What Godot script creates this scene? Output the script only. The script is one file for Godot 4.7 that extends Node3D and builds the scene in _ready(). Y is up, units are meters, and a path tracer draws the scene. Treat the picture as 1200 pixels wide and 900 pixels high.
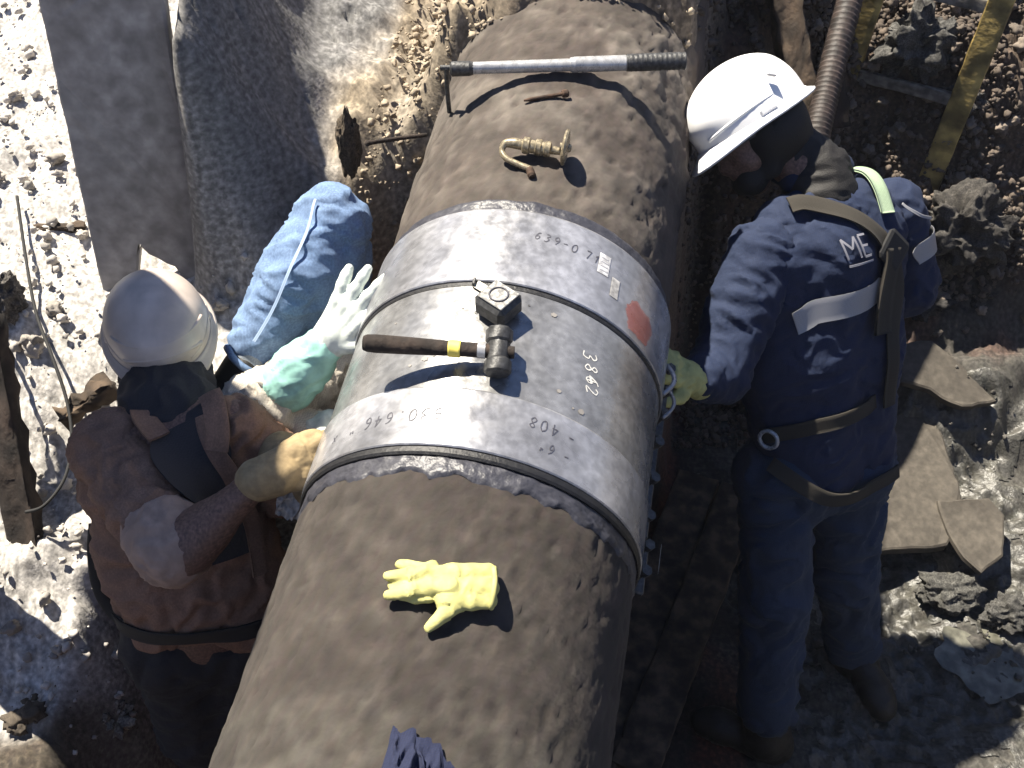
extends Node3D
# A trench around a big steel pipe: three workers fit a repair sleeve. Units are metres, y up; the trench floor where the right worker stands is y = 0.

const AX := Vector3(-0.149, 1.228, -0.695)       # a point on the pipe's axis (near end of what is seen)
const DX := Vector3(0.181, 0.101, -0.978)       # along the pipe, away from the camera
const UX := Vector3(0.983, 0, 0.182)       # across the pipe, to the right
const VX := Vector3(-0.018, 0.995, 0.099)       # across the pipe, upwards
const PIPE_R := 0.294

var noise_a := FastNoiseLite.new()
var noise_b := FastNoiseLite.new()
var noise_c := FastNoiseLite.new()
var ridge := FastNoiseLite.new()
var rng := RandomNumberGenerator.new()
var names := {}
var tex := {}
var M := {}

func _ready() -> void:
	var cam := Camera3D.new()
	cam.name = "camera"
	cam.position = Vector3(0, 2.85, 0)
	cam.rotation_degrees = Vector3(-47, 0, 0)
	cam.fov = 39.6
	cam.near = 0.05
	cam.far = 400.0
	add_child(cam)
	cam.current = true

	var env := Environment.new()
	env.background_mode = Environment.BG_SKY
	var sky := Sky.new()
	var sm := ProceduralSkyMaterial.new()
	sm.sky_top_color = Color(0.40, 0.50, 0.70)
	sm.sky_horizon_color = Color(0.72, 0.76, 0.82)
	sm.sky_curve = 0.15
	sm.ground_bottom_color = Color(0.25, 0.22, 0.2)
	sm.ground_horizon_color = Color(0.55, 0.55, 0.55)
	sky.sky_material = sm
	env.sky = sky
	env.background_energy_multiplier = 0.36
	env.tonemap_mode = Environment.TONE_MAPPER_LINEAR
	env.tonemap_exposure = 2.8
	env.fog_enabled = true
	env.fog_density = 0.0015
	env.fog_light_color = Color(0.80, 0.80, 0.82)
	env.sdfgi_enabled = true
	env.ssao_enabled = true
	env.ssil_enabled = true
	var we := WorldEnvironment.new()
	we.name = "world_environment"
	we.environment = env
	add_child(we)

	var sun := DirectionalLight3D.new()
	sun.name = "sun"
	sun.light_color = Color(1.0, 0.965, 0.90)
	sun.light_energy = 1.6
	sun.light_angular_distance = 0.9
	sun.shadow_enabled = true
	add_child(sun)
	sun.look_at_from_position(Vector3.ZERO, Vector3(0.37, -0.86, 0.36))

	setup()
	build_ground()
	build_pipe()
	build_surroundings()
	build_right_worker()
	build_left_worker()
	build_third_worker()
	build_tools()
	build_small_things()

# ---------------------------------------------------------------- helpers

func setup() -> void:
	rng.seed = 7
	noise_a.seed = 3; noise_a.frequency = 1.0; noise_a.fractal_octaves = 4
	noise_b.seed = 11; noise_b.frequency = 1.0; noise_b.fractal_octaves = 2
	noise_c.seed = 5; noise_c.noise_type = FastNoiseLite.TYPE_CELLULAR; noise_c.frequency = 1.0; noise_c.fractal_type = FastNoiseLite.FRACTAL_NONE
	noise_c.cellular_return_type = FastNoiseLite.RETURN_DISTANCE2_SUB
	ridge.seed = 21; ridge.frequency = 1.0; ridge.fractal_type = FastNoiseLite.FRACTAL_RIDGED; ridge.fractal_octaves = 3
	tex["grain"] = noise_tex(1, 0.02, 5, 0.62, 1.0, 512)
	tex["blotch"] = noise_tex(2, 0.008, 5, 0.45, 1.0, 512)
	tex["speck"] = noise_tex(4, 0.06, 3, 0.5, 1.0, 512)
	tex["weave"] = weave_tex()
	tex["mottle"] = noise_tex(23, 0.05, 4, 0.80, 1.0, 512)
	tex["smudge"] = noise_tex(31, 0.006, 5, 0.72, 1.0, 512)
	tex["soft"] = noise_tex(17, 0.012, 5, 0.84, 1.0, 512)
	tex["n_fine"] = normal_tex(6, 0.035, 4, 6.0)
	tex["n_lump"] = normal_tex(8, 0.012, 5, 12.0)
	tex["n_cloth"] = normal_tex(9, 0.01, 3, 7.0)
	tex["rough"] = noise_tex(13, 0.02, 4, 0.55, 1.0, 512)
	# earth: the vertex colours carry the soil's own colour
	M["earth"] = mat(Color(1, 1, 1), 0.95, 0.0, "grain", 4.5, "n_fine", 0.5, 2.6)
	M["earth"].vertex_color_use_as_albedo = true
	detail(M["earth"], "mottle", 0.7)
	M["wet_mud"] = mat(Color(1, 1, 1), 0.46, 0.0, "grain", 5.0, "n_fine", 0.9, 2.6)
	M["wet_mud"].vertex_color_use_as_albedo = true
	M["stone"] = mat(Color(1, 1, 1), 0.92, 0.0, "grain", 6.0, "n_lump", 0.8, 7.0)
	M["stone"].vertex_color_use_as_albedo = true
	M["mud"] = mat(Color(1, 1, 1), 0.93, 0.0, "soft", 3.2, "n_fine", 0.28, 2.0)
	M["mud"].vertex_color_use_as_albedo = true
	detail(M["mud"], "soft", 0.22)
	M["steel_mid"] = mat(lin(0.56, 0.555, 0.55), 0.36, 0.6, "smudge", 1.6, "n_fine", 0.10, 3.0, "rough")
	M["steel_ring"] = mat(lin(0.66, 0.66, 0.69), 0.38, 0.55, "smudge", 1.3, "n_fine", 0.08, 3.0, "rough")
	for k in ["steel_mid", "steel_ring"]: detail(M[k], "mottle", 0.5)
	M["rubber"] = mat(lin(0.012, 0.012, 0.014), 0.55, 0.0, "grain", 5.0, "n_fine", 0.4, 6.0)
	M["primer"] = mat(lin(0.05, 0.05, 0.062), 0.48, 0.0, "mottle", 2.2, "n_lump", 0.8, 4.0)
	M["steel"] = mat(lin(0.5, 0.5, 0.5), 0.38, 0.35, "soft", 6.0, "n_fine", 0.1, 9.0, "rough")
	M["dark_steel"] = mat(lin(0.10, 0.10, 0.10), 0.5, 0.5, "grain", 8.0, "n_fine", 0.3, 12.0)
	M["rust"] = mat(lin(0.09, 0.05, 0.03), 0.85, 0.1, "blotch", 6.0, "n_fine", 0.6, 12.0)
	M["brass"] = mat(lin(0.50, 0.42, 0.28), 0.38, 0.45, "grain", 9.0, "n_fine", 0.15, 12.0, "rough")
	M["wood_dark"] = mat(lin(0.045, 0.030, 0.022), 0.9, 0.0, "blotch", 3.0, "n_lump", 0.7, 4.0)
	M["wood_brown"] = mat(lin(0.11, 0.075, 0.048), 0.9, 0.0, "blotch", 3.0, "n_lump", 0.6, 4.0)
	M["wood_yellow"] = mat(lin(0.55, 0.40, 0.13), 0.6, 0.0, "blotch", 2.6, "n_fine", 0.4, 5.0)
	M["rung"] = mat(lin(0.27, 0.24, 0.20), 0.75, 0.0, "blotch", 5.0, "n_lump", 0.5, 6.0)
	M["navy"] = mat(lin(0.0095, 0.022, 0.066), 0.88, 0.0, "weave", 9.0, "n_cloth", 0.9, 3.0)
	M["denim_dark"] = mat(lin(0.020, 0.045, 0.095), 0.9, 0.0, "weave", 9.0, "n_cloth", 0.9, 3.0)
	M["denim"] = mat(lin(0.20, 0.31, 0.52), 0.88, 0.0, "soft", 2.2, "n_cloth", 0.8, 3.0)
	detail(M["denim"], "mottle", 1.5)
	M["shirt_brown"] = mat(lin(0.34, 0.195, 0.130), 0.9, 0.0, "soft", 2.6, "n_cloth", 0.9, 3.0)
	detail(M["shirt_brown"], "mottle", 2.0)
	M["shirt_beige"] = mat(lin(0.66, 0.60, 0.51), 0.9, 0.0, "weave", 8.0, "n_cloth", 0.9, 3.0)
	M["trouser_black"] = mat(lin(0.016, 0.018, 0.026), 0.92, 0.0, "weave", 8.0, "n_cloth", 0.9, 3.0)
	M["skin"] = mat(lin(0.24, 0.13, 0.09), 0.55, 0.0, "grain", 12.0, "n_fine", 0.25, 14.0)
	M["hair"] = mat(lin(0.010, 0.008, 0.007), 0.7, 0.0, "speck", 14.0, "n_fine", 1.0, 14.0)
	M["eye"] = mat(lin(0.5, 0.48, 0.45), 0.3)
	M["helmet_white"] = mat(lin(0.80, 0.80, 0.80), 0.38)
	M["helmet_cream"] = mat(lin(0.60, 0.515, 0.45), 0.42, 0.0, "soft", 2.0)
	M["helmet_dark"] = mat(lin(0.05, 0.05, 0.055), 0.6)
	M["strap_tan"] = mat(lin(0.040, 0.034, 0.025), 0.9, 0.0, "weave", 14.0, "n_fine", 0.4, 20.0)
	M["strap_lime"] = mat(lin(0.42, 0.55, 0.36), 0.85, 0.0, "weave", 14.0, "n_fine", 0.4, 20.0)
	M["strap_black"] = mat(lin(0.02, 0.02, 0.02), 0.8, 0.0, "weave", 14.0)
	M["reflective"] = mat(lin(0.42, 0.42, 0.44), 0.45, 0.2, "weave", 20.0, "n_fine", 0.2, 14.0)
	M["glove_yellow"] = mat(lin(0.52, 0.49, 0.18), 0.75, 0.0, "soft", 6.0, "n_cloth", 0.6, 8.0)
	M["glove_tan"] = mat(lin(0.34, 0.25, 0.13), 0.8, 0.0, "soft", 7.0, "n_cloth", 0.8, 7.0)
	M["glove_mint"] = mat(lin(0.38, 0.70, 0.61), 0.5, 0.0, "soft", 4.0, "n_cloth", 0.4, 6.0)
	M["glove_white"] = mat(lin(0.70, 0.76, 0.71), 0.7, 0.0, "soft", 5.0, "n_cloth", 0.5, 6.0)
	M["boot"] = mat(lin(0.018, 0.016, 0.014), 0.6, 0.0, "blotch", 6.0, "n_fine", 0.6, 10.0)
	M["red_paint"] = mat(Color(0.66, 0.27, 0.18, 0.38), 0.7)
	M["red_paint"].transparency = BaseMaterial3D.TRANSPARENCY_ALPHA
	M["ink"] = mat(lin(0.05, 0.05, 0.065), 0.6)
	M["chalk"] = mat(lin(0.56, 0.55, 0.52), 0.9)
	M["label_white"] = mat(lin(0.72, 0.72, 0.74), 0.5, 0.0, "grain", 6.0)
	M["yellow_tape"] = mat(lin(0.75, 0.62, 0.12), 0.6)
	M["plate"] = mat(lin(0.42, 0.405, 0.405), 0.8, 0.0, "soft", 3.0, "n_fine", 0.2, 2.0)
	detail(M["plate"], "mottle", 0.12)
	M["hose"] = mat(lin(0.06, 0.042, 0.036), 0.6, 0.0, "blotch", 5.0, "n_fine", 0.3, 8.0)
	M["slab"] = mat(lin(0.088, 0.076, 0.061), 0.9, 0.0, "soft", 2.2, "n_lump", 0.35, 3.0)
	detail(M["slab"], "soft", 1.4)
	M["rag"] = mat(lin(0.011, 0.017, 0.055), 0.9, 0.0, "weave", 12.0, "n_cloth", 1.0, 9.0)
	M["white_cloth"] = mat(lin(0.72, 0.70, 0.67), 0.9, 0.0, "grain", 5.0, "n_cloth", 0.7, 5.0)
	M["water"] = mat(lin(0.165, 0.16, 0.125), 0.13, 0.0, "grain", 1.5, "n_fine", 0.04, 2.0)

func lin(r: float, g: float, b: float) -> Color:
	return Color(r, g, b).linear_to_srgb()

func noise_tex(sd: int, freq: float, oct: int, lo: float, hi: float, size: int) -> NoiseTexture2D:
	var f := FastNoiseLite.new()
	f.seed = sd; f.frequency = freq; f.fractal_octaves = oct
	var t := NoiseTexture2D.new()
	t.width = size; t.height = size; t.seamless = true; t.noise = f
	var g := Gradient.new()
	g.set_color(0, Color(lo, lo, lo)); g.set_color(1, Color(hi, hi, hi))
	g.set_offset(0, 0.22); g.set_offset(1, 0.78)
	t.color_ramp = g
	return t

func normal_tex(sd: int, freq: float, oct: int, bump: float) -> NoiseTexture2D:
	var f := FastNoiseLite.new()
	f.seed = sd; f.frequency = freq; f.fractal_octaves = oct
	var t := NoiseTexture2D.new()
	t.width = 512; t.height = 512; t.seamless = true; t.noise = f
	t.as_normal_map = true; t.bump_strength = bump
	return t

func weave_tex() -> ImageTexture:
	var im := Image.create(128, 128, false, Image.FORMAT_RGB8)
	var r := RandomNumberGenerator.new()
	r.seed = 5
	for y in 128:
		for x in 128:
			var v := 0.84 + 0.10 * sin((x + y) * TAU / 8.0) * sin((x - y) * TAU / 16.0) + r.randf_range(-0.06, 0.06)
			im.set_pixel(x, y, Color(v, v, v))
	return ImageTexture.create_from_image(im)

func mat(col: Color, rough: float, metal := 0.0, albedo := "", a_scale := 1.0, nrm := "", n_amount := 0.0, _n_scale := 1.0, rtex := "") -> StandardMaterial3D:
	var m := StandardMaterial3D.new()
	m.albedo_color = col
	m.roughness = rough
	m.metallic = metal
	if albedo or nrm:
		m.uv1_triplanar = true
		m.uv1_scale = Vector3.ONE * a_scale
	if albedo:
		m.albedo_texture = tex[albedo]
	if nrm:
		m.normal_enabled = true
		m.normal_texture = tex[nrm]
		m.normal_scale = n_amount
	if rtex:
		m.roughness_texture = tex[rtex]
	return m

func detail(m: StandardMaterial3D, t: String, scale: float) -> void:
	m.detail_enabled = true
	m.detail_blend_mode = BaseMaterial3D.BLEND_MODE_MUL
	m.detail_albedo = tex[t]
	m.detail_uv_layer = BaseMaterial3D.DETAIL_UV_2
	m.uv2_triplanar = true
	m.uv2_scale = Vector3.ONE * scale * 3.7

func tag(o: Node, label := "", category := "", group := "", kind := "") -> Node:
	if label: o.set_meta("label", label)
	if category: o.set_meta("category", category)
	if group: o.set_meta("group", group)
	if kind: o.set_meta("kind", kind)
	return o

func numbered(called: String) -> String:
	var n: int = names.get(called, 0)
	names[called] = n + 1
	return called if n == 0 else "%s_%03d" % [called, n]

func thing(called: String, at: Vector3, label: String, category: String, group := "") -> Node3D:
	var o := Node3D.new()
	o.name = numbered(called)
	o.position = at
	add_child(o)
	tag(o, label, category, group)
	return o

# one named mesh; the arrays are in world space and are moved to the parent's own axes when it has been placed
func put(called: String, mesh: Mesh, m: Material, parent: Node = null) -> MeshInstance3D:
	var o := MeshInstance3D.new()
	o.mesh = mesh
	o.material_override = m
	if parent == null:
		o.name = numbered(called)
		add_child(o)
	else:
		o.name = called
		parent.add_child(o, true)
		var off := Vector3.ZERO
		var p: Node = parent
		while p is Node3D and p != self:
			off += (p as Node3D).position
			p = p.get_parent()
		o.position = -off
	return o

func mesh_of(v: PackedVector3Array, idx: PackedInt32Array, col := PackedColorArray(), nrm := PackedVector3Array()) -> ArrayMesh:
	var a := []
	a.resize(Mesh.ARRAY_MAX)
	a[Mesh.ARRAY_VERTEX] = v
	a[Mesh.ARRAY_NORMAL] = nrm if nrm.size() else normals(v, idx)
	if col.size(): a[Mesh.ARRAY_COLOR] = col
	a[Mesh.ARRAY_INDEX] = idx
	var am := ArrayMesh.new()
	am.add_surface_from_arrays(Mesh.PRIMITIVE_TRIANGLES, a)
	return am

func normals(v: PackedVector3Array, idx: PackedInt32Array) -> PackedVector3Array:
	var n := PackedVector3Array()
	n.resize(v.size())
	for i in range(0, idx.size(), 3):
		var a := idx[i]
		var b := idx[i + 1]
		var c := idx[i + 2]
		var f := (v[c] - v[a]).cross(v[b] - v[a])
		n[a] += f; n[b] += f; n[c] += f
	for i in n.size():
		n[i] = n[i].normalized()
	return n

func grid_idx(nu: int, nv: int, wrap_u := false, flip := false) -> PackedInt32Array:
	var idx := PackedInt32Array()
	var lim := nu if wrap_u else nu - 1
	for j in nv - 1:
		for i in lim:
			var a := j * nu + i
			var b := j * nu + (i + 1) % nu
			var c := a + nu
			var d := b + nu
			if flip: idx.append_array([a, c, b, b, c, d])
			else: idx.append_array([a, b, c, b, d, c])
	return idx

# a tube along points; radii one per point (or one for all)
func tube(pts: PackedVector3Array, radii: Array, sides := 10, flat := 1.0, flat_axis := Vector3.UP) -> ArrayMesh:
	var v := PackedVector3Array()
	var n := pts.size()
	var up := Vector3.ZERO
	for i in n:
		var t := (pts[mini(i + 1, n - 1)] - pts[maxi(i - 1, 0)]).normalized()
		if up == Vector3.ZERO:
			up = flat_axis if absf(flat_axis.dot(t)) < 0.95 else Vector3(1, 0.2, 0)
		up = (up - t * up.dot(t)).normalized()
		var sd := t.cross(up)
		var r: float = radii[mini(i, radii.size() - 1)]
		for k in sides:
			var a := TAU * k / sides
			v.append(pts[i] + sd * cos(a) * r + up * sin(a) * r * flat)
	var idx := grid_idx(sides, n, true)
	for e in [0, n - 1]:
		var cidx := v.size()
		v.append(pts[e])
		for k in sides:
			var a: int = e * sides + k
			var b: int = e * sides + (k + 1) % sides
			if e == 0: idx.append_array([cidx, b, a])
			else: idx.append_array([cidx, a, b])
	return mesh_of(v, idx)

# a straight round bar with crisp ends: [[distance along, radius], ...]
func bar(a: Vector3, b: Vector3, prof: Array, sides := 16) -> ArrayMesh:
	var st := SurfaceTool.new()
	st.begin(Mesh.PRIMITIVE_TRIANGLES)
	var t := (b - a).normalized()
	var up := Vector3.UP if absf(t.y) < 0.9 else Vector3.RIGHT
	var sd := t.cross(up).normalized()
	up = sd.cross(t)
	var ring := func(p: Array, k: int) -> Vector3:
		var an := TAU * k / sides
		return a + t * p[0] + (sd * cos(an) + up * sin(an)) * p[1]
	var full := [[prof[0][0], 0.0001]] + prof + [[prof[-1][0], 0.0001]]
	for i in full.size() - 1:
		st.set_smooth_group(i)
		for k in sides:
			var p0: Vector3 = ring.call(full[i], k)
			var p1: Vector3 = ring.call(full[i], k + 1)
			var q0: Vector3 = ring.call(full[i + 1], k)
			var q1: Vector3 = ring.call(full[i + 1], k + 1)
			for q in [p0, p1, q0, p1, q1, q0]: st.add_vertex(q)
	st.index()
	st.generate_normals()
	return st.commit()

# a chamfered box with its own axes
func block(at: Vector3, size: Vector3, bx: Vector3, by: Vector3, ch := 0.004, jitter := 0.0) -> ArrayMesh:
	bx = bx.normalized()
	var bz := bx.cross(by).normalized()
	by = bz.cross(bx)
	var st := SurfaceTool.new()
	st.begin(Mesh.PRIMITIVE_TRIANGLES)
	st.set_smooth_group(-1)
	var h := size * 0.5
	var ax := [bx, by, bz]
	var corner := func(s: Array, big: int) -> Vector3:
		var p := at
		for k in 3:
			var e: float = h[k] - (0.0 if k == big else minf(ch, h[k] * 0.5))
			p += ax[k] * (e * s[k])
		return p
	var tri := func(a: Vector3, b: Vector3, c: Vector3) -> void:
		var nrm := (c - a).cross(b - a)
		if nrm.dot((a + b + c) / 3.0 - at) < 0: st.add_vertex(a); st.add_vertex(c); st.add_vertex(b)
		else: st.add_vertex(a); st.add_vertex(b); st.add_vertex(c)
	for k in 3:
		var k1 := (k + 1) % 3
		var k2 := (k + 2) % 3
		for s in [-1, 1]:
			var q := []
			for e in [[-1, -1], [1, -1], [1, 1], [-1, 1]]:
				var sg := [0, 0, 0]
				sg[k] = s; sg[k1] = e[0]; sg[k2] = e[1]
				q.append(corner.call(sg, k))
			tri.call(q[0], q[1], q[2]); tri.call(q[0], q[2], q[3])
			for s2 in [-1, 1]:
				var sg := [0, 0, 0]
				sg[k] = s; sg[k1] = s2
				sg[k2] = -1
				var a1: Vector3 = corner.call(sg, k)
				var b1: Vector3 = corner.call(sg, k1)
				sg[k2] = 1
				var a2: Vector3 = corner.call(sg, k)
				var b2: Vector3 = corner.call(sg, k1)
				tri.call(a1, a2, b2); tri.call(a1, b2, b1)
	for sx in [-1, 1]:
		for sy in [-1, 1]:
			for sz in [-1, 1]:
				tri.call(corner.call([sx, sy, sz], 0), corner.call([sx, sy, sz], 1), corner.call([sx, sy, sz], 2))
	st.generate_normals()
	return st.commit()

# a long board of irregular section from a to b (rounded, a little bowed and worn)
func board(a: Vector3, b: Vector3, w: float, th: float, wide: Vector3, sd: int, wear := 0.004) -> ArrayMesh:
	var t := (b - a).normalized()
	wide = (wide - t * wide.dot(t)).normalized()
	var up := wide.cross(t).normalized()
	var n := maxi(8, int((b - a).length() / 0.035))
	var prof := []
	for e in [[-1, -1], [1, -1], [1, 1], [-1, 1]]:
		for k in 3:
			var c := 0.12 * (k - 1)
			prof.append([e, c])
	var ring := [Vector2(-0.5, -0.42), Vector2(-0.46, -0.5), Vector2(-0.2, -0.5), Vector2(0.2, -0.5), Vector2(0.46, -0.5), Vector2(0.5, -0.42), Vector2(0.5, 0.0), Vector2(0.5, 0.42), Vector2(0.46, 0.5), Vector2(0.2, 0.5), Vector2(-0.2, 0.5), Vector2(-0.46, 0.5), Vector2(-0.5, 0.42), Vector2(-0.5, 0.0)]
	var v := PackedVector3Array()
	for i in n + 1:
		var c := a.lerp(b, float(i) / n)
		for k in ring.size():
			var r: Vector2 = ring[k]
			var d := noise_b.get_noise_3d(i * 0.45 + sd * 17.0, k * 0.7, sd) * wear * 2.0
			v.append(c + wide * (r.x * w + signf(r.x) * d) + up * (r.y * th + signf(r.y) * d))
	var m := ring.size()
	var idx := grid_idx(m, n + 1, true)
	for e in [0, n]:
		var ci := v.size()
		v.append(a if e == 0 else b)
		for k in m:
			if e == 0: idx.append_array([ci, e * m + (k + 1) % m, e * m + k])
			else: idx.append_array([ci, e * m + k, e * m + (k + 1) % m])
	return mesh_of(v, idx)

# a lump of stone or clay: an icosphere pushed about by noise
var ico_cache := {}
func lump(radius: Vector3, sd: int, rough: float, sub := 2) -> ArrayMesh:
	if not ico_cache.has(sub):
		ico_cache[sub] = icosphere(sub)
	var base: Array = ico_cache[sub]
	var v := PackedVector3Array()
	for p: Vector3 in base[0]:
		var d := 1.0 + rough * noise_a.get_noise_3dv(p * 1.1 + Vector3.ONE * sd * 7.3) * 1.6 + rough * 0.5 * noise_b.get_noise_3dv(p * 3.5 + Vector3.ONE * sd * 3.1)
		var f := noise_c.get_noise_3dv(p * 1.3 + Vector3.ONE * sd) * rough * 0.5
		v.append(p * radius * (d + f))
	return mesh_of(v, base[1])

func icosphere(sub: int) -> Array:
	var t := (1.0 + sqrt(5.0)) / 2.0
	var v: Array = []
	for s in [[-1, t, 0], [1, t, 0], [-1, -t, 0], [1, -t, 0], [0, -1, t], [0, 1, t], [0, -1, -t], [0, 1, -t], [t, 0, -1], [t, 0, 1], [-t, 0, -1], [-t, 0, 1]]:
		v.append(Vector3(s[0], s[1], s[2]).normalized())
	var f := [0, 11, 5, 0, 5, 1, 0, 1, 7, 0, 7, 10, 0, 10, 11, 1, 5, 9, 5, 11, 4, 11, 10, 2, 10, 7, 6, 7, 1, 8, 3, 9, 4, 3, 4, 2, 3, 2, 6, 3, 6, 8, 3, 8, 9, 4, 9, 5, 2, 4, 11, 6, 2, 10, 8, 6, 7, 9, 8, 1]
	for s in sub:
		var g := []
		var mid := {}
		for i in range(0, f.size(), 3):
			var q := []
			for e in 3:
				var a: int = f[i + e]
				var b: int = f[i + (e + 1) % 3]
				var key := Vector2i(mini(a, b), maxi(a, b))
				if not mid.has(key):
					mid[key] = v.size()
					v.append((v[a] + v[b]).normalized())
				q.append(mid[key])
			g.append_array([f[i], q[0], q[2], f[i + 1], q[1], q[0], f[i + 2], q[2], q[1], q[0], q[1], q[2]])
		f = g
	var out := PackedInt32Array()
	for i in range(0, f.size(), 3):
		out.append_array([f[i], f[i + 2], f[i + 1]])
	return [v, out]

# ---------------------------------------------------------------- soft bodies: bones joined by a smooth minimum, meshed as surface nets
# a bone: [from, to, radius, radius] or [..., axis, squash] to flatten it along an axis

func bone_d(p: Vector3, b: Array) -> float:
	var a: Vector3 = b[0]
	var ab: Vector3 = b[1] - a
	var t := clampf((p - a).dot(ab) / maxf(ab.length_squared(), 1e-8), 0.0, 1.0)
	var q := p - a - ab * t
	if b.size() > 4:
		var ax: Vector3 = b[4]
		q += ax * (q.dot(ax) * (float(b[5]) - 1.0))
	return q.length() - lerpf(b[2], b[3], t)

func field(p: Vector3, bones: Array, k: float) -> float:
	var s := 0.0
	for b in bones:
		s += exp(-k * bone_d(p, b))
	return -log(maxf(s, 1e-12)) / k

func stick(p: Vector3, bones: Array, k: float, off := 0.0) -> Vector3:
	for i in 6:
		var d := field(p, bones, k)
		var e := 0.004
		var g := Vector3(field(p + Vector3(e, 0, 0), bones, k) - d, field(p + Vector3(0, e, 0), bones, k) - d, field(p + Vector3(0, 0, e), bones, k) - d) / e
		p -= g.normalized() * (d - off)
	return p

func slope(p: Vector3, bones: Array, k: float) -> Vector3:
	var d := field(p, bones, k)
	var e := 0.004
	return Vector3(field(p + Vector3(e, 0, 0), bones, k) - d, field(p + Vector3(0, e, 0), bones, k) - d, field(p + Vector3(0, 0, e), bones, k) - d).normalized()

func soft(bones: Array, cell: float, k: float) -> Array:
	var lo := Vector3.INF
	var hi := -Vector3.INF
	for b in bones:
		for e in 2:
			var r := Vector3.ONE * (float(b[2 + e]) + cell * 3.0)
			lo = lo.min(b[e] - r)
			hi = hi.max(b[e] + r)
	var nx := int((hi.x - lo.x) / cell) + 2
	var ny := int((hi.y - lo.y) / cell) + 2
	var nz := int((hi.z - lo.z) / cell) + 2
	var s := PackedFloat32Array()
	s.resize(nx * ny * nz)
	var margin := cell * 2.0 + 2.2 / k
	for b in bones:
		var a: Vector3 = b[0]
		var ab: Vector3 = b[1] - a
		var inv := 1.0 / maxf(ab.length_squared(), 1e-8)
		var ra: float = b[2]
		var dr: float = b[3] - ra
		var flat: bool = b.size() > 4
		var ax: Vector3 = b[4] if flat else Vector3.ZERO
		var sq: float = float(b[5]) - 1.0 if flat else 0.0
		var m := Vector3.ONE * (maxf(b[2], b[3]) * (1.0 if sq >= 0.0 else 1.0 / (1.0 + sq)) + margin)
		var blo := ((a.min(b[1]) - m - lo) / cell).floor()
		var bhi := ((a.max(b[1]) + m - lo) / cell).ceil()
		for z in range(maxi(0, int(blo.z)), mini(nz, int(bhi.z) + 1)):
			for y in range(maxi(0, int(blo.y)), mini(ny, int(bhi.y) + 1)):
				var row := (z * ny + y) * nx
				for x in range(maxi(0, int(blo.x)), mini(nx, int(bhi.x) + 1)):
					var q := lo + Vector3(x, y, z) * cell - a
					var t := clampf(q.dot(ab) * inv, 0.0, 1.0)
					q -= ab * t
					if flat: q += ax * (q.dot(ax) * sq)
					var d := q.length() - ra - dr * t
					if d < margin: s[row + x] += exp(-k * d)
	for i in s.size():
		s[i] = -log(maxf(s[i], 1e-5)) / k
	var vid := PackedInt32Array()
	vid.resize(s.size())
	vid.fill(-1)
	var v := PackedVector3Array()
	var idx := PackedInt32Array()
	var ny_nx := ny * nx
	var offs := [0, 1, nx, nx + 1, ny_nx, ny_nx + 1, ny_nx + nx, ny_nx + nx + 1]
	var edges := [[0, 1], [2, 3], [4, 5], [6, 7], [0, 2], [1, 3], [4, 6], [5, 7], [0, 4], [1, 5], [2, 6], [3, 7]]
	for z in nz - 1:
		for y in ny - 1:
			var row := z * ny_nx + y * nx
			for x in nx - 1:
				var i := row + x
				if absf(s[i]) > cell * 3.6: continue
				var neg := 0
				for o: int in offs:
					if s[i + o] < 0.0: neg += 1
				if neg == 0 or neg == 8: continue
				var sum := Vector3.ZERO
				var cnt := 0
				for e: Array in edges:
					var d0 := s[i + offs[e[0]]]
					var d1 := s[i + offs[e[1]]]
					if (d0 < 0.0) != (d1 < 0.0):
						var t := d0 / (d0 - d1)
						var c0: int = e[0]
						var c1: int = e[1]
						sum += Vector3(c0 & 1, (c0 >> 1) & 1, c0 >> 2).lerp(Vector3(c1 & 1, (c1 >> 1) & 1, c1 >> 2), t)
						cnt += 1
				vid[i] = v.size()
				v.append(lo + (Vector3(x, y, z) + sum / cnt) * cell)
	var steps := [1, nx, ny_nx]
	for z in range(1, nz - 1):
		for y in range(1, ny - 1):
			var row := z * ny_nx + y * nx
			for x in range(1, nx - 1):
				var i := row + x
				if vid[i] < 0: continue
				for ax in 3:
					var d0 := s[i]
					var d1 := s[i + steps[ax]]
					if (d0 < 0.0) == (d1 < 0.0): continue
					var u: int = steps[(ax + 1) % 3]
					var w: int = steps[(ax + 2) % 3]
					var a := vid[i]
					var b := vid[i - u]
					var c := vid[i - u - w]
					var e := vid[i - w]
					if b < 0 or c < 0 or e < 0: continue
					if d0 < 0.0: idx.append_array([a, c, b, a, e, c])
					else: idx.append_array([a, b, c, a, c, e])
	return [v, idx]

# folds: noise that changes quickly along the nearest bone and slowly round it
func folded(m: Array, bones: Array, amp: float, freq: float, along: float, sd := 0.0) -> Array:
	var v: PackedVector3Array = m[0]
	var n := normals(v, m[1])
	for i in v.size():
		var p := v[i]
		var best := 1e9
		var ax := Vector3.UP
		for b in bones:
			var d := bone_d(p, b)
			if d < best:
				best = d
				ax = (b[1] - b[0])
		ax = ax.normalized()
		var q := p * freq + ax * (p.dot(ax) * freq * (along - 1.0)) + Vector3.ONE * (sd + noise_b.get_noise_3dv(p * 5.0) * 0.9)
		var r := 1.0 - 2.2 * absf(noise_b.get_noise_3dv(q))
		v[i] = p + n[i] * (amp * (r - 0.35) + amp * 0.6 * noise_a.get_noise_3dv(p * 5.0 + Vector3.ONE * sd))
	return [v, m[1]]

func soft_mesh(m: Array) -> ArrayMesh:
	return mesh_of(m[0], m[1])

func join(parts: Array) -> Array:
	var v := PackedVector3Array()
	var idx := PackedInt32Array()
	for p in parts:
		var o := v.size()
		v.append_array(p[0])
		for i: int in p[1]: idx.append(i + o)
	return [v, idx]

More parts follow.
